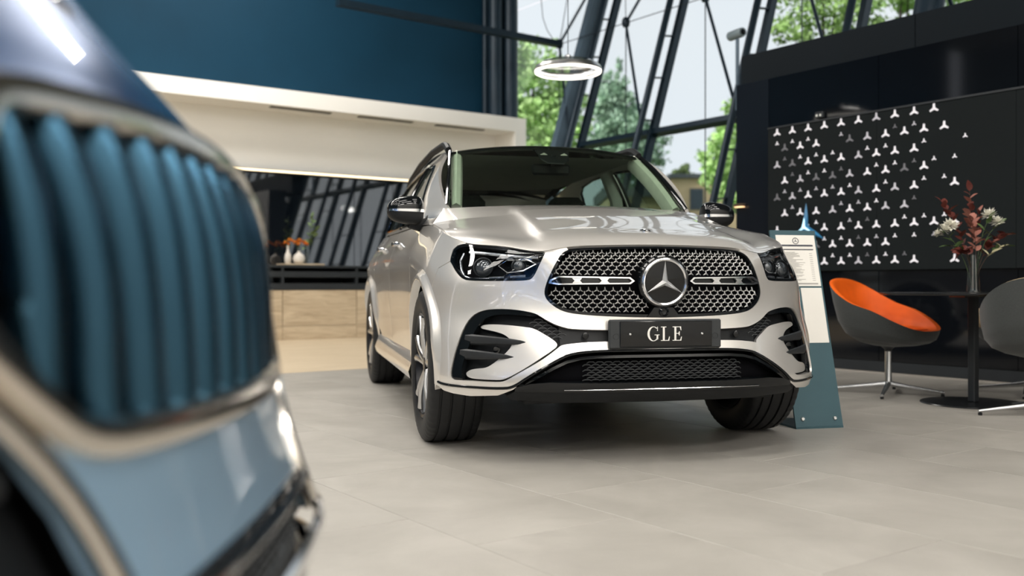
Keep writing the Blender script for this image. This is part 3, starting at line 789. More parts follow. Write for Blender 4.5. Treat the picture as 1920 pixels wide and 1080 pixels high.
def make_wheel(car, x, y, sg, mats, steer=0.0):
    e = empty('wheel', (sg*x, y, AC)); e.parent = car; e.rotation_euler = (0, 0, steer)
    mb = MB(); r = .385; w = .136
    prof = []
    for h, rr in ((-w*.86,.262),(-w*.98,.285),(-w*1.0,.325),(-w*.97,.352),(-w*.90,.372),(-w*.80,.381)): prof.append((rr, h))
    for g in (-.6, -.22, .22, .6):
        c = g*w; prof += [(r-.0015*abs(g*2), c-.007), (r-.010, c-.005), (r-.010, c+.005), (r-.0015*abs(g*2), c+.007)]
    for h, rr in ((w*.80,.381),(w*.90,.372),(w*.97,.352),(w*1.0,.325),(w*.98,.285),(w*.86,.262)): prof.append((rr, h))
    n = 168; vs = []; fs = []; m = len(prof)
    for k in range(n):
        a = 2*PI*k/n; d = .004 if k % 3 == 0 else 0
        for (rr, h) in prof:
            q = rr-(d if abs(h) > w*.64 and rr > .34 else 0); vs.append((h, q*math.cos(a), q*math.sin(a)))
    for k in range(n):
        k2 = (k+1) % n
        for i in range(m-1): fs.append((k*m+i, k*m+i+1, k2*m+i+1, k2*m+i))
    mb._add(vs, fs); mb.build('tyre', m_rubber, e, ang=40, recalc=True)
    # rim barrel
    mb = MB(); mb.lathe([(.262,-w*.86),(.268,-w*.9),(.262,-w*.93),(.25,-w*.88),(.235,-w*.5),(.228,w*.4),(.25,w*.80),(.262,w*.93),(.269,w*.90),(.262,w*.86)], 64, axis='x')
    mb.build('rim', mats['rim'], e, recalc=True)
    mb = MB(); mb.lathe([(0,sg*.02),(.175,sg*.02),(.175,sg*.0),(.06,-sg*.02),(0,-sg*.02)], 48, axis='x'); mb.build('brake_disc', m_satin, e, recalc=True)
    xo = sg*w*.74
    for k in range(5):
        a = 2*PI*k/5+.3
        for s2 in (-1, 1):
            mb = MB(); path = []
            for q in np.linspace(0, 1, 7):
                rr = .045+(.248-.045)*q; aa = a+s2*(.10+.13*q); path.append((xo+sg*(.012*math.sin(q*PI)-.01+.022*q), rr*math.cos(aa), rr*math.sin(aa)))
            mb.tube(path, [.026,.021,.018,.0165,.016,.017,.022], 8, flat=.75); mb.build('spoke', mats['spoke'], e)
    mb = MB(); mb.lathe([(0,sg*.012),(.03,sg*.012),(.036,sg*.006),(.036,-sg*.02),(.06,-sg*.03),(.062,-sg*.05)], 32, (xo,0,0), 'x'); mb.build('hub_cap', mats['rim'], e, recalc=True)
    return e
def hexgrid(u0, u1, v0, v1, dx, dz):
    rows = int((v1-v0)/dz)+1
    for j in range(rows):
        o = 0 if j % 2 == 0 else dx/2
        n = int((u1-u0)/dx)+2
        for i in range(-n, n+1):
            u = i*dx+o
            if u0 <= u <= u1: yield (u, v0+j*dz)
_LIP = {}
def lip_points(yc, fo):
    if yc in _LIP: return _LIP[yc]
    f = fo[:, None]+np.zeros((1, 7)); b = np.linspace(0, 1, 7)[None, :]+np.zeros((len(fo), 1)); r = AR-.012+.075*b
    y = yc-r*np.cos(f); z = AC+r*np.sin(f); t, v = inv_yz(y.ravel(), np.maximum(z, .3).ravel()); x = S(t, v)[:, 0].reshape(y.shape)
    ramp = np.clip((np.degrees(f)-np.degrees(fo[0]))/28, 0, 1); ramp = ramp*ramp*(3-2*ramp)
    o = np.where(b < .9, .022*np.sin(np.minimum(1, b*1.25+.12)*PI)**.8*ramp+.0012, -.003)-np.where(b == 0, .03, 0)
    _LIP[yc] = np.stack([x+o, y, z], -1)
    return _LIP[yc]
def build_car(car, kind, paint, bump=None):
    silver = kind == 'silver'
    bump = bump or paint
    global HOOD_LIFT
    HOOD_LIFT = 0.0 if silver else .27
    K = 1.0 if silver else 1.6
    GR = GRL if silver else GRB
    mats = dict(rim=mat('rim_dark', (.02,.02,.022), .3, .6, var=.1) , spoke=m_satin)
    t50 = arc(50, 50, 1)[0]
    # ---- bumper skin
    half = ch(GR[:-4])+[(.415,.982),(.56,.982)]+ch(HLI)+[(1.079,.903),(1.159,.878)]+arc(50, -11, 16)+CRN+[(.61,.394),(.545,.436),(.449,.489),(.391,.5),(.313,.506),(.167,.507),(0,.507)]
    outer = half+[(-a, b) for a, b in reversed(half) if a > 1e-6]
    holes_ = [full(ch(ITK))] if silver else [ITB, sgn(ITB, -1)]
    panel('front_bumper', S, outer, bump, car, holes_, depth=.028, sp=.022*K, gap=.0015)
    for sg in (-1, 1):
        nm = 'left' if sg > 0 else 'right'
        # front fender
        fen = HLO[1:4]+[(.99,.984),(1.1,.984),(1.4,.984),(1.6,.984)]+yzl([(.27,1.112),(.56,1.124),(.575,1.0),(.57,.7),(.56,.42),(.5,.36)])+arc(184, 50, 34)+[(1.159,.878),(1.079,.903),(1.083,.92)]
        panel('front_fender', S, sgn(fen, sg), paint, car, depth=.012, sp=.03, gap=.002)
        # doors
        for (y0, y1, nme) in ((.575, 1.69, 'front_door'), (1.69, 2.70, 'rear_door')):
            if nme == 'rear_door':
                lo = [(y0, .41), (2.32, .41)]+[(2.995-AR*1.02*math.cos(f), AC+AR*1.02*math.sin(f)) for f in np.radians(np.linspace(14, 42, 8))]+[(2.72,.80)]
                pl_ = lo+[(2.72, 1.0), (2.70, 1.168), (2.2, 1.158), (y0, 1.15)]
            else:
                pl_ = [(y0-.005, .41), (y1, .41), (y1, 1.15), (1.2, 1.143), (.8, 1.136), (y0-.01, 1.126), (y0, 1.0)]
            d = panel(nme, S, sgn(yzl(pl_), sg), paint, car, depth=.012, sp=.05, gap=.0025)
            yh = y1-.17
            p0 = tv(*[(sg*a, b) for a, b in yzl([(yh-.1, 1.055)])][0], .0); p1 = tv(*[(sg*a, b) for a, b in yzl([(yh+.08, 1.06)])][0], .0)
            X = Vector((sg, 0, 0))
            mb = MB(); mb.tube([p0-X*.002, p0+X*.03+Vector((0,.02,0)), (p0+p1)/2+X*.038, p1+X*.03-Vector((0,.02,0)), p1-X*.002], [.010,.015,.016,.015,.010], 10, flat=.6)
            mb.build('door_handle', m_chrome if silver else paint, d)
        # rear quarter
        q = [(2.72,1.0),(2.72,.80)]
        qq = yzl([(2.70,1.168),(2.72,1.0),(2.72,.84)])+arc(40, 190, 34, 2.995)+yzl([(3.5,.33),(3.75,.36)])+yzl([(3.75,.8),(3.7,1.1),(3.62,1.19),(3.0,1.178)])
        panel('rear_quarter', S, sgn(qq, sg), paint, car, depth=.012, sp=.04, gap=.002)
        # wheel arch flares
        for yc in (0.0, 2.995):
            fo = np.radians(np.linspace(-7 if yc == 0 else 0, 186, 44))
            LIP = lip_points(yc, fo)
            def lipf(a, b): 
                p = LIP[int(round(a*43)), int(round(b*6))]; return (sg*p[0], p[1], p[2])
            mb = MB(); mb.grid(lipf, 44, 7); mb.build('wheel_arch', paint, car, ang=60, recalc=True)
            # inner liner
            mb = MB(); yb = yc
            mb.grid(lambda a, b: (sg*(.93-.36*b), yb-(AR+.015)*math.cos(fo[0]+(fo[-1]-fo[0])*a), AC+(AR+.015)*math.sin(fo[0]+(fo[-1]-fo[0])*a)), 24, 3)
            mb.build('arch_liner', m_mblack, car)
        # side sill
        mb = MB()
        def sill(a, b):
            y = .47+a*2.06; w = [(.86,.30),(.90,.262),(.955,.272),(.965,.31),(.935,.40),(.90,.415)]
            k = min(int(b*5), 4); f = b*5-k; x = w[k][0]*(1-f)+w[k+1][0]*f; z = w[k][1]*(1-f)+w[k+1][1]*f
            return (sg*x, y, z+.012*a)
        mb.grid(sill, 14, 6); mb.build('side_sill', paint, car, ang=50, recalc=True)
        # greenhouse side frame with window openings
        fr = [(.33,1.115),(.45,1.17),(.56,1.240),(.72,1.362),(.90,1.492),(1.06,1.600),(1.2,1.632),(1.5,1.655),(1.9,1.662),(2.4,1.648),(3.0,1.592),(3.3,1.535),(3.5,1.42),(3.66,1.24),(3.68,1.198),(3.0,1.180),(2.2,1.162),(1.2,1.147),(.6,1.13)]
        wins = [[(.80,1.175),(.98,1.345),(1.15,1.50),(1.24,1.545),(1.45,1.575),(1.70,1.59),(1.74,1.18),(1.2,1.17)],
                [(1.84,1.185),(1.81,1.592),(2.2,1.592),(2.5,1.57),(2.62,1.53),(2.68,1.45),(2.72,1.195)],
                [(2.82,1.205),(2.77,1.50),(2.9,1.50),(3.12,1.43),(3.3,1.29),(3.34,1.22)]]
        f = sgf(sg)
        panel('window_frame', f, fr, paint, car, wins, depth=.02, sp=.05, sign=sg)
        for k, w in enumerate(wins):
            panel('side_window', f, w, m_sglass if silver else m_gblack, car, off=-.008, depth=.0, sp=.09, sign=sg)
            mb = MB(); pts = resample(w, .06); P3 = f(pts[:, 0], pts[:, 1])
            mb.tube([(p[0]-sg*.002, p[1], p[2]) for p in P3], .011, 6, closed=True, flat=.8); mb.build('window_trim', m_gblack, car)
        panel('pillar_cover', f, [(1.72,1.165),(1.69,1.605),(1.83,1.605),(1.86,1.172)], m_gblack, car, off=.003, depth=.004, sp=.08, sign=sg)
        # black moulding along the windscreen post
        mb = MB(); mb.tube([Vector(wshield([sg*1.012], [v])[0]) for v in np.linspace(.0, 1.0, 12)], .016, 8, flat=.8); mb.build('post_moulding', m_gblack, car)
        # roof rail
        mb = MB(); path = []; rs = []
        for q in np.linspace(0, 1, 26):
            y = 1.12+q*2.05; hgt = .055*min(1, q/.06, (1-q)/.08)**.6
            z = float(np.interp(y, [1.0,1.3,1.8,2.4,3.0,3.35], [1.62,1.652,1.668,1.652,1.598,1.53]))
            path.append((sg*.632, y, z+hgt*.68)); rs.append(.024)
        mb.tube(path, rs, 8, flat=.9); mb.build('roof_rail', m_mblack if silver else m_chrome, car)
        # door mirror
        mr = empty('door_mirror', (sg*.960, .64, 1.215)); mr.parent = car
        def mcap(lo, hi, ax=.105, ay=.075, az=.078):
            def g(a, b):
                th = 2*PI*a; ph = lo+(hi-lo)*b
                ce, se = math.cos(ph), math.sin(ph)
                sq = lambda c, p: math.copysign(abs(c)**p, c)
                x = ax*sq(ce, .6)*sq(math.cos(th), .7); y_ = ay*sq(ce, .6)*sq(math.sin(th), .7); z_ = az*sq(se, .75)
                y_ = min(y_, ay*.45); z_ *= 1-.22*(sg*x/ax)
                return (x, y_, z_)
            return g
        mb = MB(); mb.grid(mcap(.02, PI/2), 40, 12, True); mb.build('mirror_cap', m_gblack if silver else paint, mr, ang=50, recalc=True)
        mb = MB(); mb.grid(mcap(-PI/2, -.1), 40, 12, True); mb.build('mirror_base', m_mblack, mr, ang=50, recalc=True)
        mb = MB(); mb.grid(mcap(-.07, .02, .106, .076, .078), 40, 3, True); mb.build('indicator_strip', m_chrome, mr, ang=50, recalc=True)
        mb = MB(); mb.tube([(-sg*.02, 0, -.07), (-sg*.08, .02, -.085), (-sg*.135, .05, -.075), (-sg*.15, .09, -.06)], [.03,.035,.04,.045], 10, flat=.6); mb.build('mirror_foot', m_mblack, mr)
        # headlight
        hl = sgn(ch(HLI+[(1.079,.903)]+HLO[:5])+HLO[5:], sg)
        ho = panel('headlight', S, hl, m_void, car, off=-.075, depth=.0, sp=.04)
        hw = panel('lamp_wall', S, hl, m_gblack, ho, [list(map(tuple, inset(np.array(hl), .010)))], off=-.001, depth=.07, sp=.04)
        panel('lens_cover', S, list(map(tuple, inset(np.array(hl), .003))), m_lens, ho, off=-.003, depth=.0, sp=.03)
        def rib(name, pts, w, m, off, h=.008, flat=1.0):
            mb = MB(); mb.tube([tv(sg*a, b, off) for a, b in pts], w, 8, flat=flat); return mb.build(name, m, ho)
        rib('light_bar', [(.60,.928),(.68,.938),(.76,.946)], .0085, m_lamp, -.03)
        rib('light_bar', [(.77,.946),(.84,.951),(.92,.955),(.99,.952)], .0085, m_lamp, -.03)
        rib('daylight_strip', [(1.03,.945),(1.045,.915),(1.02,.872),(.985,.838),(.93,.823),(.83,.820)], .006, m_lamp, -.03)
        for a, b in ((.635,.905),(.735,.925)): rib('marker_pod', [(a,b),(a+.03,b+.004),(a+.06,b+.006)], .009, m_lamp, -.03, flat=.6)
        for a, b in ((.66,.825),(.77,.823)): rib('marker_pod', [(a-.02,b),(a+.03,b),(a+.06,b)], .008, m_lamp, -.03, flat=.6)
        rib('lamp_frame', [(.60,.875),(.66,.905),(.76,.91),(.80,.88),(.74,.845),(.66,.848),(.60,.875)], .0035, m_chrome, -.028)
        for a, b, r_ in ((.90,.885,.040),(.70,.875,.030)):
            c = tv(sg*a, b, -.045); n = Vector(SN([sg*a], [b])[0]); n = (n+Vector((0,-1.2,0))).normalized()
            T = Matrix.Translation(c) @ n.to_track_quat('Z', 'Y').to_matrix().to_4x4()
            mb = MB(); mb.T = T; mb.lathe([(r_*1.15,-.02),(r_*1.15,.012),(r_,.016),(r_,.0)], 28); mb.build('projector_ring', m_dgrey, ho, recalc=True)
            mb = MB(); mb.T = T; mb.lathe([(r_,.002),(r_*.85,.012),(r_*.5,.02),(0.0001,.023)], 28); mb.build('projector_lens', mat('dark_lens', (.05,.055,.06), .03, .0, spec=.9, coat=1), ho, recalc=True)
        # side intake: dark back, gloss frame, body-colour insert, fins
        ik = ch(ITK[3:28]) if silver else ITB
        io = panel('side_intake', S, sgn(ik, sg), m_mblack, car, off=-.055, depth=.0, sp=.04)
        frm = ch(ITK[6:18])+ch(TRM)
        if not silver:
            make_wheel(car, .832, 0, sg, mats, 0.0); make_wheel(car, .832, 2.995, sg, mats)
            for zz in (.46, .55, .64): strip('intake_fin', sgn([(a, zz) for a in np.linspace(.44, .90, 12)], sg), .012, m_dgrey, io, off=-.03, flat=.5)
            continue
        panel('intake_frame', S, sgn(frm, sg), m_gblack, io, off=-.006, depth=.03, sp=.02)
        panel('intake_insert', S, sgn([tuple(p) for p in smooth_poly(INS, 2)], sg), bump, io, off=-.022, depth=.02, sp=.018, bulge=.012)
        for (a0, b0, a1, b1, w) in ((.90,.548,.602,.540,.011), (.925,.482,.672,.477,.011)):
            mb = MB(); N = 9; pth = []; rs = []
            for q in np.linspace(0, 1, N):
                pth.append(tv(sg*(a0+(a1-a0)*q), b0+(b1-b0)*q, -.016+.012*math.sin(q*PI)+(.004 if q > .9 else 0))); rs.append(.024*(1-q)**.55+.0015)
            mb.tube(pth, rs, 8, flat=.42); mb.build('intake_fin', m_dgrey, io)
        c = tv(sg*.765, .512, -.045); mb = MB(); mb.lathe([(.016,.0),(.016,-.012),(.010,-.014),(0,-.014)], 16, c, 'y'); mb.build('parking_sensor', m_gblack, io, recalc=True)
        # honeycomb in the upper intake channel
        mb = MB(); chan = np.array(sgn(TRM[3:]+[(.557,.645),(.50,.605),(.44,.585),(.47,.548),(.50,.572),(.545,.598),(.60,.615),(.74,.628),(.835,.615)], sg))
        for (u, v) in hexgrid(.40, .90, .54, .665, .040, .0125):
            if not inpoly(np.array([[sg*u, v]]), chan)[0]: continue
            a = tv(sg*u-.010, v+.003, -.02); b = tv(sg*u+.010, v+.003, -.02)
            mb.tube([tv(sg*u-.020, v-.003, -.02), a, b, tv(sg*u+.020, v-.003, -.02)], .0022, 4)
        if mb.v: mb.build('honeycomb', mat('honeycomb_grey', (.045,.048,.05), .4, spec=.4, var=.05), io, smooth=False)
        # front strip behind the plate and its sensor
        mb = MB(); mb.lathe([(.014,.0),(.014,-.010),(.009,-.012),(0,-.012)], 16, tv(sg*.36, .57, -.006), 'y'); mb.build('parking_sensor', m_gblack, car, recalc=True)
        # wheels
        make_wheel(car, .832, 0, sg, mats, 0.0); make_wheel(car, .832, 2.995, sg, mats)
    if silver: panel('chin_strip', S, full([(0,.597),(.261,.598),(.415,.603),(.47,.618),(.47,.53),(.402,.533),(.265,.538),(0,.54)]), m_mblack, car, off=-.022, depth=.0, sp=.04)
    # ---- lower mouth, black line, lip and skid plate
    mo = panel('lower_intake', S, full(MTH), m_void, car, off=-.05, depth=0, sp=.04)
    MP = np.array(full(MTH)); mb = MB()
    for (u, v) in hexgrid(-.36, .36, .372, .470, .040, .0125):
        if inpoly(np.array([[u*1.06, v]]), MP)[0]:
            mb.tube([tv(u-.020, v-.0035, -.03), tv(u-.010, v+.003, -.026), tv(u+.010, v+.003, -.026), tv(u+.020, v-.0035, -.03)], .0026, 4)
    mb.build('honeycomb', mat('honeycomb_grey', (.045,.048,.05), .4, spec=.4, var=.05), mo, smooth=False)
    rim_in = list(map(tuple, inset(np.array(full(MTH)), .012)))
    panel('intake_surround', S, full(MTH), m_gblack, mo, [rim_in], off=-.004, depth=.045, sp=.025)
    bl = BLD; blw = ch([(-a, b) for a, b in reversed(bl[1:])]+bl)
    strip('black_line', [(a, b-.004) for a, b in resample(blw, .03, False)], .0065, m_gblack, car, off=.001)
    lip = full([(0,.366),(.3,.366),(.52,.370),(.60,.362),(.66,.346),(.665,.328),(.3,.326),(0,.325)])
    panel('gloss_lip', S, lip, m_gblack, car, off=.004, depth=.01, sp=.03)
    strip('chrome_line', [(a, .338) for a in np.linspace(-.46, .46, 40)], .0022, m_chrome, car, off=.005)
    skid = full([(0,.325),(.3,.326),(.66,.329),(.70,.305),(.68,.288),(.4,.277),(0,.275)])
    panel('skid_plate', S, skid, m_mblack, car, off=.002, depth=.05, sp=.035)
    mb = MB(); mb.box((0, -.52, .272), (1.20, .40, .02), 0, .005); mb.box((0, .2, .33), (1.1, 1.2, .03)); mb.box((0, 1.5, .37), (1.5, 2.4, .10)); mb.box((0, 3.2, .34), (1.1, 1.2, .1)); mb.build('underbody', m_mblack, car, smooth=False)
    # ---- black inner volume behind openings
    mb = MB(); mb.box((0, -.40, .62), (1.0, .62, .60)); mb.build('radiator', m_void, car, smooth=False)
    # ---- hood
    nb = 26
    hp = [(u*.8, .004) for u in np.linspace(-.995, .995, nb)]+[(.797, v*1.12) for v in np.linspace(.02, .995, 20)]+[(u*.8, 1.12*.995) for u in np.linspace(.99, -.99, nb)]+[(-.797, v*1.12) for v in np.linspace(.995, .02, 20)]
    hd = panel('hood', hoodp, hp, paint, car, depth=.014, sp=.03)
    c = Vector(hood([0.0], [.145])[0]); n = Vector(hoodN(np.array([0.0]), np.array([.145]))[0])
    T = Matrix.Translation(c) @ n.to_track_quat('Z', 'Y').to_matrix().to_4x4()
    mb = MB(); mb.T = T; mb.lathe([(.027,0),(.027,.003),(.023,.0045),(.021,.003)], 32); mb.build('badge_ring', m_chrome, hd, recalc=True)
    mb = MB(); mb.T = T; mb.lathe([(.022,.002),(.0001,.0025)], 32); mb.build('badge_field', m_gblack, hd, recalc=True)
    mb = MB(); mb.T = T; star_solid(mb, .020, .005, lambda u, v, w: (u, v, w+.002)); mb.build('badge_star', m_chrome, hd, False, recalc=True)
    mb = MB(); mb.grid(lambda a, b: tuple(Vector((.75*(2*a-1), .33+.2*(2*a-1)**2+.16*b, 1.215-.02*b))), 20, 4); mb.build('cowl', m_mblack, car)
    # ---- windscreen, roof, tailgate
    wp = [(u*.68, .0) for u in np.linspace(-1, 1, 16)]+[(u*.68, .64) for u in np.linspace(1, -1, 16)]
    panel('windscreen', wsp, wp, m_wglass if silver else m_gblack, car, depth=0, sp=.06)
    bw = [(u*.68, .612) for u in np.linspace(-1, 1, 16)]+[(u*.68, .64) for u in np.linspace(1, -1, 16)]
    panel('windscreen_border', wsp, bw, m_gblack, car, off=-.002, depth=0, sp=.06)
    rp = [(u*.62, 0) for u in np.linspace(-1, 1, 16)]+[(.62, v) for v in np.linspace(.1, 2.2, 16)]+[(u*.62, 2.3) for u in np.linspace(1, -1, 16)]+[(-.62, v) for v in np.linspace(2.2, .1, 16)]
    panel('roof', roofp, rp, m_gblack if silver else paint, car, depth=.03, sp=.07)
    mb = MB()
    def tail(a, b):
        s = 2*a-1; w = [(.58,3.35,1.53,.065),(.66,3.66,1.36,.03),(.72,3.84,1.19,.0),(.80,3.94,1.0,.0),(.84,3.98,.75,.0),(.82,3.99,.5,.0),(.80,3.93,.33,0)]
        k = min(int(b*6), 5); f = b*6-k; x, y, z, cr = [w[k][q]*(1-f)+w[k+1][q]*f for q in range(4)]
        return (x*s, y-.10*abs(s)**3, z+cr*(1-s*s))
    mb.grid(tail, 17, 19); mb.build('tailgate', paint, car, ang=60, recalc=True)
    # ---- plate holder
    if silver:
        ph = MB(); ph.box((0, -.878, .575), (.524, .022, .128), 0, .006); pho = ph.build('plate_holder', mat('holder_grey', (.035,.038,.04), .5, spec=.3, var=.05), car)
        for sx in (-1, 1):
            mb = MB(); mb.lathe([(.0125,.0),(.0125,.004),(.0001,.004)], 16, (sx*.232, -.8905, .565), 'y'); mb.build('holder_hole', m_void, pho, recalc=True)
            mb = MB(); mb.lathe([(.006,.0),(.004,-.003),(.0001,-.003)], 12, (sx*.168, -.8932, .575), 'y'); mb.build('plate_screw', m_chrome, pho, recalc=True)
        mb = MB(); mb.box((0, -.8915, .575), (.43, .005, .112), 0, .002); mb.build('number_plate', m_gblack, pho)
        fr = lambda u, v, w: (u, -.894-w, v)
        m_let = mat('white_lettering', (.78,.76,.72), .5, var=.02)
        zt, zb = .607, .545; H_ = zt-zb
        def lettr(name, polys, x0):
            mb = MB()
            for P in polys: mb.prism([(x0+a*H_, zb+b*H_) for a, b in P], fr, .0015)
            mb.build(name, m_let, pho, False)
        Gp = []
        for k in range(0, 27):   # outer sweep of the G
            f = math.radians(48+k*(318-48)/26); Gp.append((.46+.44*math.cos(f), .5+.52*math.sin(f)))
        Gi = []
        for k in range(0, 27):
            f = math.radians(315-k*(315-50)/26); Gi.append((.48+.30*math.cos(f), .5+.475*math.sin(f)))
        serif = [(.74,.70),(.79,.70),(.79,1.0),(.755,1.0)]
        lettr('plate_letter', [Gp+Gi, serif, [(.70,.06),(.82,.12),(.82,.42),(.70,.42)], [(.56,.40),(.92,.40),(.92,.445),(.56,.445)]], -.0905)
        lettr('plate_letter', [[(.0,.0),(.62,.0),(.66,.30),(.62,.30),(.54,.045),(.28,.045),(.28,.955),(.40,.955),(.40,1.0),(.0,1.0),(.0,.955),(.14,.955),(.14,.045),(.0,.045)]], -.0265)
        lettr('plate_letter', [[(.0,.0),(.66,.0),(.70,.28),(.66,.28),(.58,.045),(.28,.045),(.28,.49),(.44,.49),(.50,.36),(.54,.36),(.54,.66),(.50,.66),(.44,.535),(.28,.535),(.28,.955),(.54,.955),(.62,.74),(.66,.74),(.64,1.0),(.0,1.0),(.0,.955),(.14,.955),(.14,.045),(.0,.045)]], .0275)
    # ---- grille
    gp = full(ch(GR))
    gr = panel('grille', S, gp, m_void, car, off=-.07, depth=0, sp=.05)
    GPn = np.array(gp)
    gw = panel('grille_frame', S, gp, m_gblack, gr, [list(map(tuple, inset(GPn, .012)))], off=-.002, depth=.06, sp=.025)
    ez = .797; ecy = float(S([0], [ez])[0][1])
    if silver:
        smb = MB(); 
        arm = lambda t: (math.cos(t), math.sin(t))
        vs_, fs_ = [(0, -.010, 0)], []
        for k in range(3):
            t = PI/2+2*PI*k/3; c, s_ = arm(t); L = .0140; w = .0033
            n0 = len(vs_); px, pz = -s_, c
            vs_ += [(c*L+px*w*.45, 0, s_*L+pz*w*.45), (c*L-px*w*.45, 0, s_*L-pz*w*.45), (c*.004+px*w, -.003, s_*.004+pz*w), (c*.004-px*w, -.003, s_*.004-pz*w), (c*L*.95, -.006, s_*L*.95)]
            fs_ += [(0, n0+2, n0+4), (n0+2, n0, n0+4), (0, n0+4, n0+3), (n0+3, n0+4, n0+1), (n0, n0+1, n0+4), (0, n0+3, n0+2)]
        smb._add(vs_, fs_)
        sme = smb.mesh('grille_stud', False); b = bmesh.new(); b.from_mesh(sme); bmesh.ops.recalc_face_normals(b, faces=b.faces); b.to_mesh(sme); b.free()
        sme.materials.append(mat('stud_silver', (.86,.85,.83), .32, .55, var=.03))
        lat = MB(); ins = inset(GPn, .014); cnt = 0
        def okpt(u, v):
            if math.hypot(u, (v-ez)*1.02) < .122: return False
            if abs(v-.806) < .030 and abs(u) > .10: return False
            if abs(u) < .06 and v < .70: return False
            return bool(inpoly(np.array([[u, v]]), ins)[0])
        dx, dz = .0372, .0182
        for (u, v) in hexgrid(-.56, .56, .660, .985, dx, dz):
            if not okpt(u, v): continue
            p = tv(u, v, -.018); n = SN([u], [v])[0]
            link('grille_stud', sme, None, gr, p, (0, 0, math.atan2(n[0], -n[1])*.9)); cnt += 1
            for (du, dv) in ((-dx/2, -dz), (dx/2, -dz)):
                q = (u+du, v+dv)
                if okpt(*q): lat.tube([tv(u+math.copysign(.0105, du), v-.006, -.0195), tv(q[0], q[1]+.011, -.0195)], .0011, 4)
        print('studs', cnt)
        lat.build('grille_mesh', mat('mesh_grey', (.30,.30,.30), .35, .7, var=.05), gr, False)['kind'] = 'stuff'
        for sg in (-1, 1):
            a = [(sg*(.130), .806), (sg*.150,.822), (sg*.47,.826), (sg*.508,.812), (sg*.512,.797), (sg*.47,.791), (sg*.150,.793)]
            ub = list(a); hb = [(sg*.142,.8065),(sg*.155,.8165),(sg*.466,.8205),(sg*.498,.8085),(sg*.500,.8015),(sg*.466,.7965),(sg*.155,.7985)]
            bar = panel('grille_bar', S, ub, m_chrome, gr, [hb], off=.006, depth=.02, sp=.02)
            panel('bar_slot', S, list(map(tuple, inset(np.array(ub), .004))), m_gblack, bar, off=-.010, depth=0, sp=.03)
            for c0 in (.265, .385):
                panel('bar_bridge', S, [(sg*(c0-.022),.798),(sg*(c0+.022),.798),(sg*(c0+.012),.808),(sg*(c0+.022),.818),(sg*(c0-.022),.818),(sg*(c0-.012),.808)], m_satin, bar, off=.003, depth=.01, sp=.02)
        # central emblem
        T = Matrix.Translation((0, ecy-.012, .803)) @ Matrix.Rotation(math.radians(4), 4, 'X')
        em = empty('emblem', (0, 0, 0)); em.parent = gr
        def elathe(name, prof, m): mb = MB(); mb.T = T; mb.lathe([(r, -h) for r, h in prof], 64, (0,0,0), 'y'); return mb.build(name, m, em, recalc=True)
        elathe('emblem_backing', [(.118,-.03),(.118,.0),(.112,.006),(.0001,.006)], m_gblack)
        elathe('emblem_ring', [(.108,.006),(.106,.014),(.100,.018),(.094,.014),(.092,.007)], mat('ring_silver', (.84,.84,.85), .18, .95, var=.02))
        elathe('emblem_dome', [(.093,.008),(.06,.012),(.0001,.014)], m_gblack)
        mb = MB(); mb.T = T; star_solid(mb, .093, .022, lambda u, v, w: (u, -(w+.012), v)); mb.build('emblem_star', mat('star_silver', (.86,.86,.86), .28, .7, var=.02), em, False, recalc=True)
        mb = MB(); mb.lathe([(.022,.02),(.022,-.006),(.014,-.010),(.012,-.004),(.0001,-.002)], 24, (0, ecy-.012, .672), 'y'); mb.build('front_camera', m_gblack, gr, recalc=True)
        mb = MB(); mb.prism([(-.075,.650),(.075,.650),(.045,.690),(-.045,.690)], lambda u, v, w: (u, ecy-.004-w, v), .008, -.02); mb.build('camera_pod', m_gblack, gr, False)
        # two grille braces visible behind the mesh are left dark
        # ---- interior
        it = empty('interior', (0, 0, 0)); it.parent = car
        mb = MB(); mb.grid(lambda a, b: ((2*a-1)*.74, .42+.06*(2*a-1)**2+.62*b, 1.205-.10*b**2.2), 16, 8); mb.box((0, 1.02, .98), (1.44, .10, .26), 0, .03); mb.build('dashboard', m_int, it, ang=50)
        mb = MB(); mb.tube([(.37+.185*math.cos(a), .98+.05*math.sin(a), 1.06+.178*math.sin(a)) for a in np.linspace(0, 2*PI, 33)[:-1]], .014, 8, closed=True); mb.box((.37, 1.0, 1.06), (.30, .03, .06), 0, .01); mb.build('steering_wheel', m_int, it)
        for (sx, yy) in ((-.37, 1.55), (.37, 1.55), (-.38, 2.5), (.38, 2.5)):
            mb = MB()
            def back(a, b):
                s = 2*a-1; z = .62+.62*b; w = .26*(1-.25*b**3)
                return (sx+w*math.copysign(abs(s)**.7, s), yy+.28*b-.05*(1-s*s)+.06, z)
            mb.grid(back, 10, 10); mb.box((sx, yy+.1, .58), (.5, .5, .16), 0, .05); mb.build('car_seat', m_int, it, ang=60)
            mb = MB(); mb.box((sx, yy+.36, 1.345), (.27, .10, .17), 0, .045); mb.tube([(sx, yy+.35, 1.2), (sx, yy+.36, 1.3)], .02, 6); mb.build('headrest', m_int, it)
        mb = MB(); mb.grid(lambda a, b: ((2*a-1)*.60, 1.04+2.2*b, 1.60+.045*math.sin(b*PI)*(1-(2*a-1)**2)), 10, 10); mb.build('headliner', mat('grey_headliner', (.34,.34,.30), .8, var=.05), it)
        mb = MB(); mb.box((0, 1.0, 1.515), (.25, .03, .07), 0, .02); mb.tube([(0, .93, 1.60), (0, .98, 1.54)], .014, 6); mb.build('rear_view_mirror', m_mblack, it)
        mb = MB(); mb.prism([(-.11,.0),(.11,.0),(.09,-.10),(.05,-.14),(-.05,-.14),(-.09,-.10)], lambda u, v, w: tuple(Vector((u, .985+v*.75-w*.3, 1.648+v*.66-w))), .02, .012); mb.build('sensor_housing', m_mblack, it, False)
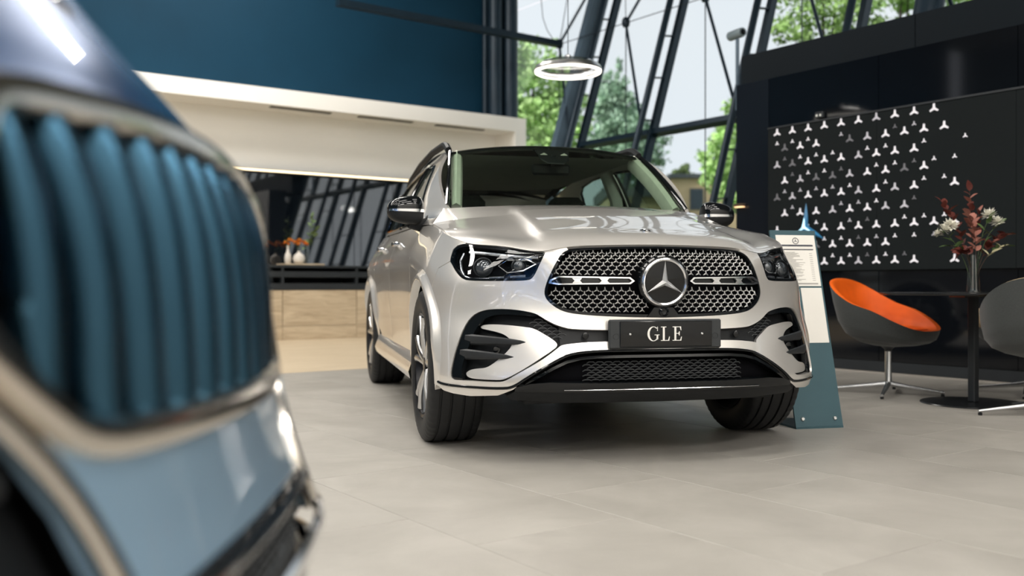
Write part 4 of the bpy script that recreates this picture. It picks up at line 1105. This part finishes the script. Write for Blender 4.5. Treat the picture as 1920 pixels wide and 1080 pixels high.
        for sx in (-1, 1):
            mb = MB(); mb.prism([(.0,.0),(.045,.0),(.028,.022)], lambda u, v, w: (sx*.065-.022+u, .93+v*.75-w*.3, 1.606+v*.66-w), .009, .007); mb.build('sensor_eye', mat('pale_plastic', (.5,.48,.42), .5, var=.05), it, False)
        for sg in (-1, 1):
            mb = MB(); mb.tube([Vector(wshield([sg*.93], [v])[0])+Vector((0, .06, -.03)) for v in np.linspace(.02, .98, 10)], [.055]*10, 8, flat=.6); mb.build('post_lining', m_intb, it)
            mb = MB(); mb.tube([(sg*.74, 1.76, 1.12), (sg*.70, 1.76, 1.4), (sg*.62, 1.76, 1.6)], .05, 8, flat=.6); mb.build('post_lining', m_intb, it)
    else:
        # vertical slat grille with a thick chrome surround
        m_slat = mat('slat_blue_chrome', (.03,.075,.115), .25, 1.0, var=.05)
        for k in range(-6, 7):
            u = k*.0805
            zs = [v for v in np.linspace(.64, .985, 60) if inpoly(np.array([[u, v]]), inset(GPn, .014))[0]]
            if len(zs) < 4: continue
            mb = MB(); z0, z1 = zs[0], zs[-1]
            A_, B_ = np.meshgrid(np.linspace(-1, 1, 9), np.linspace(0, 1, 12), indexing='ij'); A_ = A_.ravel(); B_ = B_.ravel()
            tt = u+.0255*A_; vv = z0+(z1-z0)*B_; P_ = S(tt, vv)+SN(tt, vv)*(-.012+.016*(1-A_**2)-.02*np.abs(A_)**3)[:, None]
            mb.grid(lambda a, b: tuple(P_[int(round(a*8))*12+int(round(b*11))]), 9, 12); mb.build('grille_slat', m_slat, gr, ang=60, recalc=True)
        strip('chrome_surround', resample(gp, .03), .019, mat('warm_chrome', (.66,.62,.56), .16, 1.0, var=.04), gr, off=.0, close=True, flat=.7)
        for sg in (-1, 1):
            strip('intake_chrome', sgn(resample(smooth_poly(ITB, 2), .03), sg), .014, mat('warm_chrome'), car, off=.002, close=True, flat=.8)
        strip('mouth_chrome', [(a, .415) for a in np.linspace(-.5, .5, 40)], .016, mat('chrome'), car, off=.012, flat=.6)
        strip('mouth_chrome', [(a, .488) for a in np.linspace(-.38, .38, 30)], .008, mat('chrome'), car, off=.006)
silver_paint = mat('warm_silver_paint', (.82,.79,.745), .31, .64, coat=1.0, var=.004, vscale=40)
blue_paint = mat('deep_blue_paint', (.02,.12,.36), .28, .75, coat=1.0, var=.004, vscale=40)
silver_paint.node_tree.nodes['Principled BSDF'].inputs['Coat IOR'].default_value = 1.8
blue_paint.node_tree.nodes['Principled BSDF'].inputs['Coat IOR'].default_value = 1.7
pale_paint = mat('pale_blue_silver_paint', (.33,.50,.66), .30, .5, coat=1.0, var=.004, vscale=40)
car1 = empty('suv_car', (.473, 5.075, 0), math.radians(13.2), label='warm silver SUV with mesh grille parked in the centre of the showroom', cat='car')
build_car(car1, 'silver', silver_paint)
# ---------------------------------------------------------------- foreground blue car
car2 = empty('suv_car', (-1.193, 1.14, 0), math.radians(92.2), label='dark blue car with vertical slat grille filling the left foreground', cat='car')
build_car(car2, 'blue', blue_paint, pale_paint)
# ---------------------------------------------------------------- pendant ring lamp
def ring_lamp():
    c = Vector((.525, 9.0, 2.79)); e = empty('pendant_lamp', c, label='round glowing ring pendant lamp hanging above the silver car', cat='pendant lamp')
    mb = MB(); mb.lathe([(.313,.0),(.317,.018),(.305,.045),(.292,.048),(.284,.03),(.282,.0),(.288,-.008),(.308,-.008)], 72, closed=True); mb.build('ring_body', m_satin, e, recalc=True)
    mb = MB(); mb.lathe([(.314,.004),(.312,-.012),(.300,-.018),(.286,-.013),(.283,.002)], 72); mb.build('ring_diffuser', mat('ring_led', (1,.97,.92), .4, emit=(1,.94,.84), estr=2.2), e, recalc=True)
    mb = MB(); mb.lathe([(.2815,.012),(.279,.014),(.279,.024),(.2815,.026)], 72); mb.build('inner_led', mat('ring_led'), e, recalc=True)
    mb = MB(); mb.lathe([(.30,.05),(.24,.085),(.15,.108),(.06,.118),(.0001,.12)], 48); mb.build('dome', glassmat('dome_glass', (.75,.78,.80), 1.7, extra=.25), e, recalc=True)
    mb = MB(); mb.lathe([(.03,.115),(.03,.15),(.01,.16),(.0001,.16)], 20); mb.build('hub', m_satin, e, recalc=True)
    mb = MB(); mb.tube([(0,0,.15), (0,0,CEIL-2.79)], .004, 6); mb.build('cord', m_cable, e)
ring_lamp()
# ---------------------------------------------------------------- info stand
def info_stand():
    m_st = mat('slate_metal', (.034,.082,.100), .5, .1, var=.06, vscale=6)
    bl = Vector((1.572, 5.245, 0)); br = Vector((1.812, 5.300, 0)); w = (br-bl); wl_ = w.length; w.normalize(); nrm = Vector((w.y, -w.x, 0))
    up = (Vector((0,0,1.105))-nrm*.30); hl = up.length; up.normalize(); out = w.cross(up)
    e = empty('info_stand', (bl+br)/2, label='leaning slate-grey information stand with spec sheet beside the silver car', cat='info stand')
    o = (bl+br)/2
    fr = lambda u, v, d: tuple(w*u+up*v+out*d)
    hw = wl_/2+.02
    mb = MB(); mb.prism([(-hw,.0),(hw,.0),(hw,hl),(-hw,hl)], fr, .0, -.012); mb.build('panel', m_st, e, False)
    mb = MB(); mb.prism([(-hw+.001,.006),(hw-.001,.006),(hw-.001,.0),(-hw+.001,.0)], fr, .0, -.014); mb.build('bottom_edge', m_blk, e, False)
    f2 = lambda u, v, d: tuple(w*u-nrm*v+Vector((0,0,d)))
    mb = MB(); mb.prism([(-hw,-.0),(hw,-.0),(hw,.34),(-hw,.34)], f2, .012, .0); mb.build('foot', m_st, e, False)
    # sheet, second card and their printing
    sh = MB(); sh.prism([(-hw+.03,hl-.335),(hw-.012,hl-.335),(hw-.012,hl-.03),(-hw+.03,hl-.03)], fr, .004, .0); so_ = sh.build('spec_sheet', mat('paper_white', (.74,.72,.67), .6, var=.02), e, False)
    m_ink = mat('grey_ink', (.30,.29,.27), .7, var=.1); m_ink2 = mat('dark_ink', (.06,.065,.08), .7, var=.1)
    x0, x1 = -hw+.045, hw-.03; yt = hl-.03
    def line(name, a, b, v, t, m): mb = MB(); mb.prism([(a, v), (b, v), (b, v+t), (a, v+t)], fr, .0052, .0042); mb.build(name, m, so_, False)
    line('header_rule', x0, x1, yt-.068, .010, m_ink2); line('header_rule', x0, x1, yt-.090, .006, m_ink2)
    rn = random.Random(3)
    for k in range(28):
        v = yt-.105-.0062*k
        line('print_line', x0, x0+(x1-x0)*(.35+.35*rn.random()), v, .0022, m_ink)
        if k % 2: line('print_line', x1-.03, x1-.012, v, .0022, m_ink)
    line('footer_rule', x0, x1, yt-.295, .008, m_ink)
    mb = MB(); c0 = Vector(fr((x0+x1)/2, yt-.035, .005)); mb.tube([tuple(Vector(fr((x0+x1)/2+.018*math.cos(a), yt-.035+.018*math.sin(a), .005))) for a in np.linspace(0, 2*PI, 25)[:-1]], .0018, 5, closed=True); mb.build('printed_emblem', m_ink2, so_)
    mb = MB(); star_solid(mb, .017, .0015, lambda u, v, d: fr((x0+x1)/2+u, yt-.035+v, .0045+d)); mb.build('printed_star', m_ink2, so_, False)
    mb = MB(); mb.prism([(-.0,hl-.665),(hw-.012,hl-.665),(hw-.012,hl-.345),(-.0,hl-.345)], fr, .003, .0); mb.build('blank_card', mat('cream_card', (.70,.68,.63), .5, var=.02), e, False)
    for u in (-hw+.045, hw-.045):
        T = Matrix.Translation(fr(u, .055, .0)) @ out.to_track_quat('Z', 'Y').to_matrix().to_4x4()
        mb = MB(); mb.T = T; mb.lathe([(.011,.0),(.011,.006),(.008,.009),(.0001,.009)], 18); mb.build('bolt', m_satin, e, recalc=True)
info_stand()
# ---------------------------------------------------------------- seating group
m_pol = mat('polished_aluminium', (.60,.61,.62), .24, 1.0, var=.05)
def chair(loc, rz, shell_m, in_m, label):
    e = empty('tub_chair', loc, rz, label=label, cat='chair', group='tub chairs around the table')
    def zr(f): return .465+.37*((1-math.cos(f))/2)**1.15
    def plan(f, k=1.0):
        c, s = math.cos(f), math.sin(f); p = 2/2.7
        return .325*math.copysign(abs(c)**p, c), .34*math.copysign(abs(s)**p, s)
    kr = [(.10,.0),(.30,.02),(.58,.09),(.80,.22),(.92,.42),(.97,.70),(1.0,1.0)]
    def outer(a, b):
        f = 2*PI*a; k = min(int(b*6), 5); q = b*6-k; r = kr[k][0]*(1-q)+kr[k+1][0]*q; h = kr[k][1]*(1-q)+kr[k+1][1]*q
        x, y = plan(f); z = .345+(zr(f)-.345)*h
        lean = -.06*((1-math.cos(f))/2)*h
        return (x*r+lean, y*r, z)
    def inner(a, b):
        f = 2*PI*a; x, y = plan(f); top = zr(f)
        pr = [(1.0,1.0),(.965,1.012),(.92,1.0),(.90,.75),(.87,.45),(.82,.18),(.72,.03),(.5,.0),(.25,.0),(.0,.0)]
        k = min(int(b*9), 8); q = b*9-k; r = pr[k][0]*(1-q)+pr[k+1][0]*q; h = pr[k][1]*(1-q)+pr[k+1][1]*q
        z0 = .462; z = z0+(top-z0)*h if top > z0 else z0
        lean = -.06*((1-math.cos(f))/2)*(max(0, z-.345)/max(.05, top-.345))
        return (x*r+lean, y*r, z+.012*(1-r)**2)
    mb = MB(); mb.grid(outer, 56, 25, True); mb.build('shell', shell_m, e, ang=70, recalc=True)
    mb = MB(); mb.grid(inner, 56, 37, True); mb.build('upholstery', in_m, e, ang=70, recalc=True)
    mb = MB(); mb.tube([(.20*math.cos(f)*1.1+.04, .22*math.sin(f), .472) for f in np.linspace(-1.3, 1.3, 20)], .004, 6); mb.build('seat_seam', in_m, e)
    mb = MB(); mb.lathe([(.022,.30),(.026,.325),(.05,.345),(.085,.352),(.085,.36)], 24); mb.build('collar', mat('collar_grey', (.03,.032,.035), .4, var=.1), e, recalc=True)
    mb = MB(); mb.lathe([(.0001,.31),(.024,.31),(.024,.075),(.03,.06),(.0001,.055)], 24); mb.build('stem', m_pol, e, recalc=True)
    for k in range(4):
        a = PI/4*0+k*PI/2+.35; c, s = math.cos(a), math.sin(a)
        mb = MB(); mb.tube([(c*.015, s*.015, .075), (c*.12, s*.12, .060), (c*.37, s*.37, .028)], [.02,.016,.010], 8, flat=1.2); lg = mb.build('leg', m_pol, e)
        mb = MB(); mb.lathe([(.0001,.0),(.012,.0),(.012,.018),(.0001,.02)], 12, (c*.36, s*.36, 0)); mb.build('glide', m_mblack, lg, recalc=True)
    return e
m_shell = mat('grey_felt', (.040,.045,.044), .85, var=.15, vscale=120, sheen=.2)
m_orange = mat('orange_leather', (.76,.115,.002), .6, var=.08, vscale=10, bump=.15, bscale=160)
m_beige = mat('beige_leather', (.34,.255,.155), .6, var=.06, vscale=10, bump=.15, bscale=160)
chair((2.72, 6.94, 0), math.atan2(-.74, .67), m_shell, m_orange, 'tub chair with grey shell and bright orange leather inside')
chair((3.19, 5.78, 0), math.radians(66), m_shell, m_beige, 'grey tub chair seen from behind at the right edge, nearest the camera')
chair((3.72, 6.92, 0), math.radians(218), m_shell, m_beige, 'beige-lined tub chair on the far side of the round table')
tb_ = empty('bistro_table', (3.066, 6.38, 0), label='round black pedestal table with the flower vase on it', cat='table')
m_tab = mat('black_tabletop', (.012,.013,.014), .25, var=.1, vscale=8)
mb = MB(); mb.lathe([(.0001,.0),(.325,.0),(.33,.004),(.325,.010),(.05,.014),(.0001,.014)], 64); mb.build('base_plate', m_tab, tb_, recalc=True)
mb = MB(); mb.box((0,0,.37), (.052,.052,.715), .5, .006); mb.build('column', m_blk, tb_)
mb = MB(); mb.lathe([(.0001,.717),(.10,.717),(.575,.722),(.585,.73),(.585,.736),(.58,.739),(.0001,.739)], 72); mb.build('top', m_tab, tb_, recalc=True)
mb = MB(); mb.box((0,0,.712), (.22,.22,.012)); mb.build('top_bracket', m_blk, tb_, False)
# leaves and flowers
def leaf_mesh(name, L, W, m, fold=.25, curl=.2, n=6):
    mb = MB(); vs = []; fs = []
    for i in range(n+1):
        q = i/n; w = W*math.sin(PI*min(1, q*.93+.07))**.8*(1-.15*q) if 0 < i < n else W*.04
        z = -curl*L*q*q
        vs += [(-w/2, q*L, z+fold*w*.5), (0, q*L, z), (w/2, q*L, z+fold*w*.5)]
    for i in range(n):
        a = i*3; fs += [(a, a+1, a+4, a+3), (a+1, a+2, a+5, a+4)]
    vs2 = [(x, y, z-.0012) for x, y, z in vs]; k = len(vs)
    fs += [tuple(j+k for j in reversed(f)) for f in fs[:]]
    mb._add(vs+vs2, fs); me = mb.mesh(name, True, 80); me.materials.append(m); return me
def bez(p0, p1, p2, n=10): return [p0*(1-t)**2+p1*2*t*(1-t)+p2*t*t for t in np.linspace(0, 1, n)]
def branch(name, base, ctrl, tip, leaves, label, cat, group=None, nl=9, start=.35, seed=0, sr=.0025, stem_m=None, scale=1.0, heads=()):
    rn = random.Random(seed); e = empty(name, base, label=label, cat=cat, group=group)
    pts = bez(Vector((0,0,0)), Vector(ctrl)-Vector(base), Vector(tip)-Vector(base))
    mb = MB(); mb.tube(pts, [sr*(1-.5*i/9) for i in range(10)], 6); mb.build('stem', stem_m or m_stem, e)
    for k in range(nl):
        q = start+(1-start)*k/max(1, nl-1); i = min(int(q*9), 8); p = pts[i].lerp(pts[i+1], q*9-i); t = (pts[i+1]-pts[i]).normalized()
        az = k*2.4+rn.random(); side = Vector((math.cos(az), math.sin(az), .25+.5*rn.random())); d = (side+t*.5).normalized()
        if k == nl-1: d = t
        me = leaves[rn.randrange(len(leaves))]
        o = link('leaf', me, None, e, p); o.rotation_mode = 'QUATERNION'
        o.rotation_quaternion = d.to_track_quat('Y', 'Z') @ Matrix.Rotation(rn.uniform(-1, 1), 3, 'Y').to_quaternion()
        s = scale*rn.uniform(.75, 1.15); o.scale = (s, s, s)
    for (hp, me, hs) in heads:
        o = link('flower_head', me, None, e, Vector(hp)-Vector(base)); o.scale = (hs,)*3; o.rotation_euler = (rn.uniform(-.5,.5), rn.uniform(-.5,.5), rn.uniform(0,3))
    return e
m_stem = mat('brown_stem', (.06,.035,.02), .6, var=.1); m_gstem = mat('green_stem', (.06,.10,.03), .5, var=.1)
m_mar = mat('maroon_leaf', (.13,.030,.022), .5, var=.35, vscale=14); m_pink = mat('pink_leaf', (.40,.16,.12), .5, var=.3, vscale=14)
m_gleaf = mat('green_leaf', (.09,.15,.05), .5, var=.3, vscale=14); m_cream = mat('cream_leaf', (.50,.46,.28), .5, var=.2, vscale=14)
Lm = leaf_mesh('leaf', .070, .046, m_mar); Lp = leaf_mesh('leaf', .060, .038, m_pink); Lg = leaf_mesh('leaf', .07, .030, m_gleaf); Lc = leaf_mesh('leaf', .10, .034, m_cream)
def head_mesh(name, m, mc, r=.03, n=34, seed=1):
    rn = random.Random(seed); mb = MB()
    for k in range(n):
        u = k/n; ph = math.acos(1-u*1.25); az = k*2.399963; d = Vector((math.sin(ph)*math.cos(az), math.sin(ph)*math.sin(az), math.cos(ph)))
        s = d.cross(Vector((0,0,1))); s = s.normalized() if s.length > 1e-3 else Vector((1,0,0)); w = r*.22
        a = d*r*.25; b = d*r*(.75+.3*rn.random()); mb._add([tuple(a), tuple(b*.7+s*w), tuple(b*1.15), tuple(b*.7-s*w)], [(0,1,2,3)])
    me = mb.mesh(name, False); me.materials.append(m); return me
m_petal = mat('white_petal', (.80,.78,.68), .6, var=.08); m_opetal = mat('orange_petal', (.85,.30,.02), .6, var=.2, vscale=30)
Hw = head_mesh('flower_head', m_petal, None); Ho = head_mesh('flower_head', m_opetal, None, .034, 30, 4)
m_vglass = glassmat('vase_glass', (.62,.68,.68), 1.5, extra=.10)
vb = Vector((3.066, 6.38, .739))
vz = empty('vase', vb, label='tall clear glass vase on the round table', cat='vase')
mb = MB(); n = 40
def vase(a, b):
    f = 2*PI*a; r = (.044-.012*b)*(1+.05*math.cos(8*f)); return (r*math.cos(f), r*math.sin(f), .012+.238*b)
mb.grid(vase, n, 14, True); mb.build('glass_wall', m_vglass, vz, recalc=True)
mb = MB(); mb.lathe([(.0001,.0),(.043,.0),(.044,.006),(.042,.014),(.0001,.014)], 32); mb.build('glass_foot', m_vglass, vz, recalc=True)
mb = MB(); mb.lathe([(.0001,.016),(.038,.016),(.034,.12),(.0001,.12)], 24); mb.build('water', glassmat('water', (.70,.76,.76), 1.33), vz, recalc=True)
def bp(px, py, dy=0.0): return Vector((3.066+(px-1825)/1800*6.38, 6.38+dy, .79+(534-py)/1800*6.38))
b0 = vb+Vector((0,0,.03))
def bq(dx): return b0+Vector((dx, 0, 0))
G = 'stems in the glass vase'
branch('leaf_branch', bq(.0), bp(1822,430), bp(1818,358), [Lp, Lp, Lm], 'tall pink-leaved sprig rising highest from the glass vase', 'branch', G, 13, .42, 1)
branch('leaf_branch', bq(-.006), bp(1815,430,.03), bp(1772,378,.05), [Lm], 'maroon-leaved branch leaning up left in the glass vase', 'branch', G, 15, .42, 2)
branch('leaf_branch', bq(.004), bp(1830,440,-.05), bp(1800,405,-.12), [Lm, Lp], 'maroon and pink leaved branch in the middle of the bouquet', 'branch', G, 16, .4, 3)
branch('leaf_branch', bq(.008), bp(1838,450,.0), bp(1892,440,.02), [Lm, Lm, Lp], 'maroon-leaved branch reaching to the right of the bouquet', 'branch', G, 16, .4, 4)
branch('leaf_branch', bq(-.008), bp(1815,452,-.05), bp(1788,478,-.08), [Lm], 'maroon leaves drooping at the lower left of the bouquet', 'branch', G, 12, .55, 5)
branch('leaf_branch', bq(.0), bp(1825,450,.05), bp(1850,395,.10), [Lm, Lp], 'maroon-leaved branch behind the right white flowers', 'branch', G, 14, .45, 6)
branch('leaf_branch', bq(-.003), bp(1818,462,-.04), bp(1776,462,-.05), [Lg], 'green-leaved sprig low at the left of the bouquet', 'branch', G, 8, .6, 7)
branch('leaf_branch', bq(.006), bp(1835,465,-.05), bp(1880,462,-.06), [Lc, Lg], 'cream-leaved sprig low at the right of the bouquet', 'branch', G, 9, .5, 8, scale=.8)
branch('flower', bq(-.006), bp(1805,460), bp(1768,438,-.03), [Lg], 'white flower at the left of the bouquet', 'flower', G, 4, .6, 9, stem_m=m_gstem, heads=[(bp(1765,432,-.03), Hw, 1.7), (bp(1757,440,-.02), Hw, 1.3), (bp(1777,424,-.03), Hw, 1.9)])
branch('flower', bq(.006), bp(1835,440), bp(1852,410,-.02), [Lg], 'white flower at the upper right of the bouquet', 'flower', G, 4, .6, 10, stem_m=m_gstem, heads=[(bp(1852,405,-.02), Hw, 1.9)])
branch('flower', bq(.003), bp(1838,445), bp(1866,422,-.03), [Lg], 'white flower just below the upper right one', 'flower', G, 4, .6, 11, stem_m=m_gstem, heads=[(bp(1867,418,-.03), Hw, 1.7)])
# ---------------------------------------------------------------- vases on the counter
def cpos(al, be=13.2, z=1.071): return RL(al, be, z)
m_cer = mat('white_ceramic', (.66,.62,.56), .45, var=.04, vscale=20)
tr = props(lbox(MB(), 5.2, 5.80, 13.05, 13.40, 1.0715, 1.096, .004).build('tray', m_oak, None), label='thin oak tray under the counter vases', cat='tray')
def lvase(name, al, prof, m, label, be=13.2):
    mb = MB(); mb.lathe(prof, 32, (0,0,0)); o = mb.build(name, m, None, recalc=True); o.location = cpos(al, be, 1.0965); return props(o, label, 'vase')
lvase('vase', 5.295, [(.0001,.0),(.03,.0),(.046,.03),(.05,.08),(.042,.13),(.022,.17),(.016,.22),(.018,.262),(.014,.262),(.012,.2),(.0001,.19)], m_cer, 'white bottle-shaped vase on the counter')
lvase('vase', 5.452, [(.0001,.0),(.04,.0),(.078,.03),(.088,.075),(.074,.12),(.034,.15),(.018,.165),(.022,.185),(.016,.185),(.012,.16),(.0001,.15)], m_cer, 'round squat white vase on the counter', 13.17)
lvase('vase', 5.585, [(.0001,.004),(.034,.004),(.036,.0),(.038,.27),(.035,.27),(.033,.012),(.0001,.012)], m_vglass, 'clear glass cylinder vase on the counter')
G2 = 'flowers on the counter'
Lgr = leaf_mesh('leaf', .085, .065, mat('sage_leaf', (.13,.20,.08), .5, var=.3, vscale=10))
q0 = cpos(5.585, 13.2, 1.12)
branch('leaf_branch', q0, q0+Vector((.05,0,.3)), q0+Vector((.08,0,.66)), [Lgr], 'tall green branch in the counter glass vase', 'branch', G2, 14, .4, 20, stem_m=m_gstem)
branch('leaf_branch', q0, q0+Vector((.0,.02,.25)), q0+Vector((.13,.02,.46)), [Lgr], 'shorter green branch in the counter glass vase', 'branch', G2, 9, .5, 21, stem_m=m_gstem)
for k, (al, zt, ox, lab) in enumerate(((5.295,.32,-.03,'orange flower in the bottle vase, leaning left'), (5.295,.36,.03,'orange flower in the bottle vase, upright'), (5.452,.33,-.04,'orange flower in the round vase, left one'), (5.452,.36,.02,'orange flower in the round vase, upright one'), (5.452,.31,.10,'orange flower in the round vase, leaning right'), (5.585,.33,-.04,'orange flower in the counter glass vase'))):
    q = cpos(al, 13.17 if al == 5.452 else 13.2, 1.20); hh = cpos(al)+AL*ox+Vector((0,0,zt))
    branch('flower', q, q.lerp(hh, .5)+Vector((0,0,.03)), hh, [Lgr], lab, 'flower', G2, 2, .5, 30+k, stem_m=m_gstem, scale=.6, heads=[(hh, Ho, 1.25), (hh+AL*.045-Vector((0,.01,.02)), Ho, .95)])
# security camera on its post behind the media wall
sc_ = empty('security_camera', R(8.6, 7.42, 3.0), label='small grey security camera on a post above the black wall', cat='camera')
mb = MB(); mb.tube([(0,0,-.2),(0,0,.62)], .022, 10); mb.build('post', m_steel2, sc_)
mb = MB(); mb.T = Matrix.Translation((0,0,.68)) @ Matrix.Rotation(math.radians(25), 4, 'Z'); mb.lathe([(.0001,-.10),(.05,-.10),(.055,-.08),(.055,.13),(.05,.14),(.0001,.13)], 20, axis='y'); mb.build('camera_body', mat('camera_grey', (.20,.26,.29), .4, var=.05), sc_, recalc=True)
mb = MB(); mb.T = Matrix.Translation((0,0,.68)) @ Matrix.Rotation(math.radians(25), 4, 'Z'); mb.lathe([(.035,-.102),(.03,-.11),(.0001,-.112)], 16, axis='y'); mb.build('camera_lens', m_gblack, sc_, recalc=True)
# ---------------------------------------------------------------- outside
gnd = MB(); gnd._add([(-60,-60,-.2),(120,-60,-.2),(120,140,-.2),(-60,140,-.2)], [(0,1,2,3)])
props(gnd.build('ground', mat('grass', (.10,.14,.05), .9, var=.3, vscale=.8), None, False), label='grass and paving outside the windows', kind='structure')
def tree_leafmat(name, c):
    m = mat(name, c, .6, var=.45, vscale=1.5); t = m.node_tree; b = t.nodes['Principled BSDF']
    return m
m_bark = mat('bark', (.05,.04,.03), .9, var=.3, vscale=12)
def tree(x, y, h, blobs, n, ls, col, label, trunk_r=.12, seed=1):
    rs = np.random.RandomState(seed); e = empty('tree', (x, y, -.2), label=label, cat='tree', group='trees outside the facade')
    mb = MB(); zt = max(b[2] for b in blobs)
    mb.tube([(0,0,0), (.05,0,h*.3), (-.05,.05,h*.6), (0,0,zt)], [trunk_r, trunk_r*.8, trunk_r*.6, trunk_r*.25], 8)
    for (bx, by, bz, rx, rz) in blobs: mb.tube([(0,0,bz*.55), (bx*.5,by*.5,bz*.8), (bx,by,bz)], [trunk_r*.45, trunk_r*.3, trunk_r*.1], 6)
    mb.build('trunk', m_bark, e)
    w = np.array([b[3]**2*b[4] for b in blobs]); cnt = np.maximum(20, (n*w/w.sum()).astype(int)); P = []
    for (bx, by, bz, rx, rz), k in zip(blobs, cnt):
        d = rs.normal(size=(k, 3)); d /= np.linalg.norm(d, axis=1)[:, None]; r = rs.rand(k)**.45
        cl = rs.normal(size=(max(6, k//28), 3)); cl /= np.linalg.norm(cl, axis=1)[:, None]; ci = rs.randint(0, len(cl), k); rr = (.45+.6*rs.rand(len(cl)))[ci]
        p = cl[ci]*rr[:, None]+d*r[:, None]*.26
        P.append(p*np.array([rx, rx, rz])+np.array([bx, by, bz]))
    P = np.concatenate(P); k = len(P)
    a = rs.normal(size=(k, 3)); a /= np.linalg.norm(a, axis=1)[:, None]; b = np.cross(a, rs.normal(size=(k, 3))); b /= np.linalg.norm(b, axis=1)[:, None]
    s = (ls*(.6+.8*rs.rand(k)))[:, None]
    V = np.stack([P-a*s, P+b*s*.55, P+a*s, P-b*s*.55], 1).reshape(-1, 3); F = np.arange(4*k).reshape(-1, 4)
    me = bpy.data.meshes.new('foliage'); me.from_pydata(V.tolist(), [], F.tolist()); me.update()
    o = link('foliage', me, tree_leafmat('foliage_%s' % '_'.join('%d' % (c*100) for c in col), col), e); o['kind'] = 'stuff'
    return e
def T(px, d): return (px-960)/1800*d
def Z(py, d): return .79+(534-py)/1800*d+.2
d = 30
tree(T(1000,d), d, 6, [(0,0,Z(180,d),1.25,1.7),(.9,.3,Z(215,d),1.0,1.1),(-.8,0,Z(150,d),1.1,1.2),(.4,-.2,Z(255,d),1.3,1.0),(-.3,0,Z(300,d),1.6,1.1)], 9000, .10, (.46,.66,.26), 'leafy yellow-green tree seen below the ring lamp', .14, 1)
d = 42
tree(T(1155,d), d, 8, [(0,0,Z(160,d),.6,1.2),(0,0,Z(200,d),1.0,1.3),(.1,0,Z(245,d),1.35,1.5),(.4,0,Z(285,d),1.8,1.4)], 7000, .13, (.34,.48,.36), 'hazy grey-green conical tree between the facade columns', .15, 2)
d = 27
tree(T(1388,d), d, 6, [(0,0,Z(255,d),.75,1.0),(-.25,0,Z(310,d),.85,.9),(.15,0,Z(350,d),.95,.8),(.3,0,Z(205,d),.45,.5)], 7000, .085, (.46,.66,.26), 'bright green tree at the edge of the black wall', .10, 3)
d = 19
tree(T(1545,d), d, 7, [(0,0,Z(20,d),1.0,.75),(-.6,0,Z(60,d),.6,.5),(.5,0,Z(45,d),.7,.6),(.3,0,Z(-60,d),1.2,.9)], 4200, .060, (.38,.56,.20), 'sparse leafy tree above the black wall', .10, 4)
d = 21
tree(T(1690,d), d, 7, [(0,0,Z(20,d),.8,.6),(.9,0,Z(-5,d),.9,.5),(.2,0,Z(-70,d),1.2,.9)], 3600, .065, (.38,.56,.20), 'sparse leafy tree behind the round column', .10, 5)
d = 60
tree(T(1282,d), d, 5, [(0,0,Z(326,d),.7,.6),(-.5,0,Z(333,d),.5,.4)], 1500, .12, (.16,.22,.09), 'small dark treetop behind the beige house', .12, 6)
for k, (al, be) in enumerate(((24, -.5), (20, -5))):
    p = R(al, be); tree(p.x, p.y, 7, [(0,0,5.0,2.0,1.8),(1.2,.3,4.0,1.4,1.2),(-1.0,-.4,4.2,1.5,1.3)], 4000, .16, (.15,.22,.05), ['broad tree outside, right of the frame', 'broad tree outside, far right of the frame'][k], .16, 20+k)
# flat-roofed house
hb = empty('house', (9.4, 49, -.2), label='beige flat-roofed house seen through the facade', cat='building')
m_hw = mat('beige_render', (.62,.47,.29), .8, var=.08, vscale=2); m_roof = mat('roof_grey', (.10,.11,.12), .7, var=.1)
mb = MB(); mb.box((1.6, 0, 3.0), (7.0, 8, 6.0)); mb.build('wall', m_hw, hb, False)
mb = MB(); mb.box((1.6, 0, 6.08), (7.3, 8.4, .20)); mb.build('roof', m_roof, hb, False)
mb = MB(); mb.box((-3.3, .5, 2.6), (3.0, 7, 5.2)); mb.build('wing_wall', m_hw, hb, False)
mb = MB(); mb.box((-3.3, .4, 5.5), (3.2, 7.4, .6)); mb.build('wing_roof', m_roof, hb, False)
for (x, z) in ((-.75, 5.0), (1.5, 5.0), (3.6, 5.0), (-.75, 1.9), (1.5, 1.9), (-3.4, 3.6)):
    mb = MB(); mb.box((x, -4.02 if x > -2 else -3.03, z), (.62, .08, 1.0)); w = mb.build('window', m_roof, hb, False)
    mb = MB(); mb.box((x, -4.07 if x > -2 else -3.08, z), (.50, .02, .86)); mb.build('pane', mat('dark_pane', (.03,.05,.06), .1, var=.1), w, False)
props(MB().box((T(1400,40), 40, .55), (9, .12, 1.5)).build('fence', mat('grey_fence', (.28,.26,.24), .8, var=.15, vscale=3), None, False), label='low grey garden wall in front of the house', cat='wall')
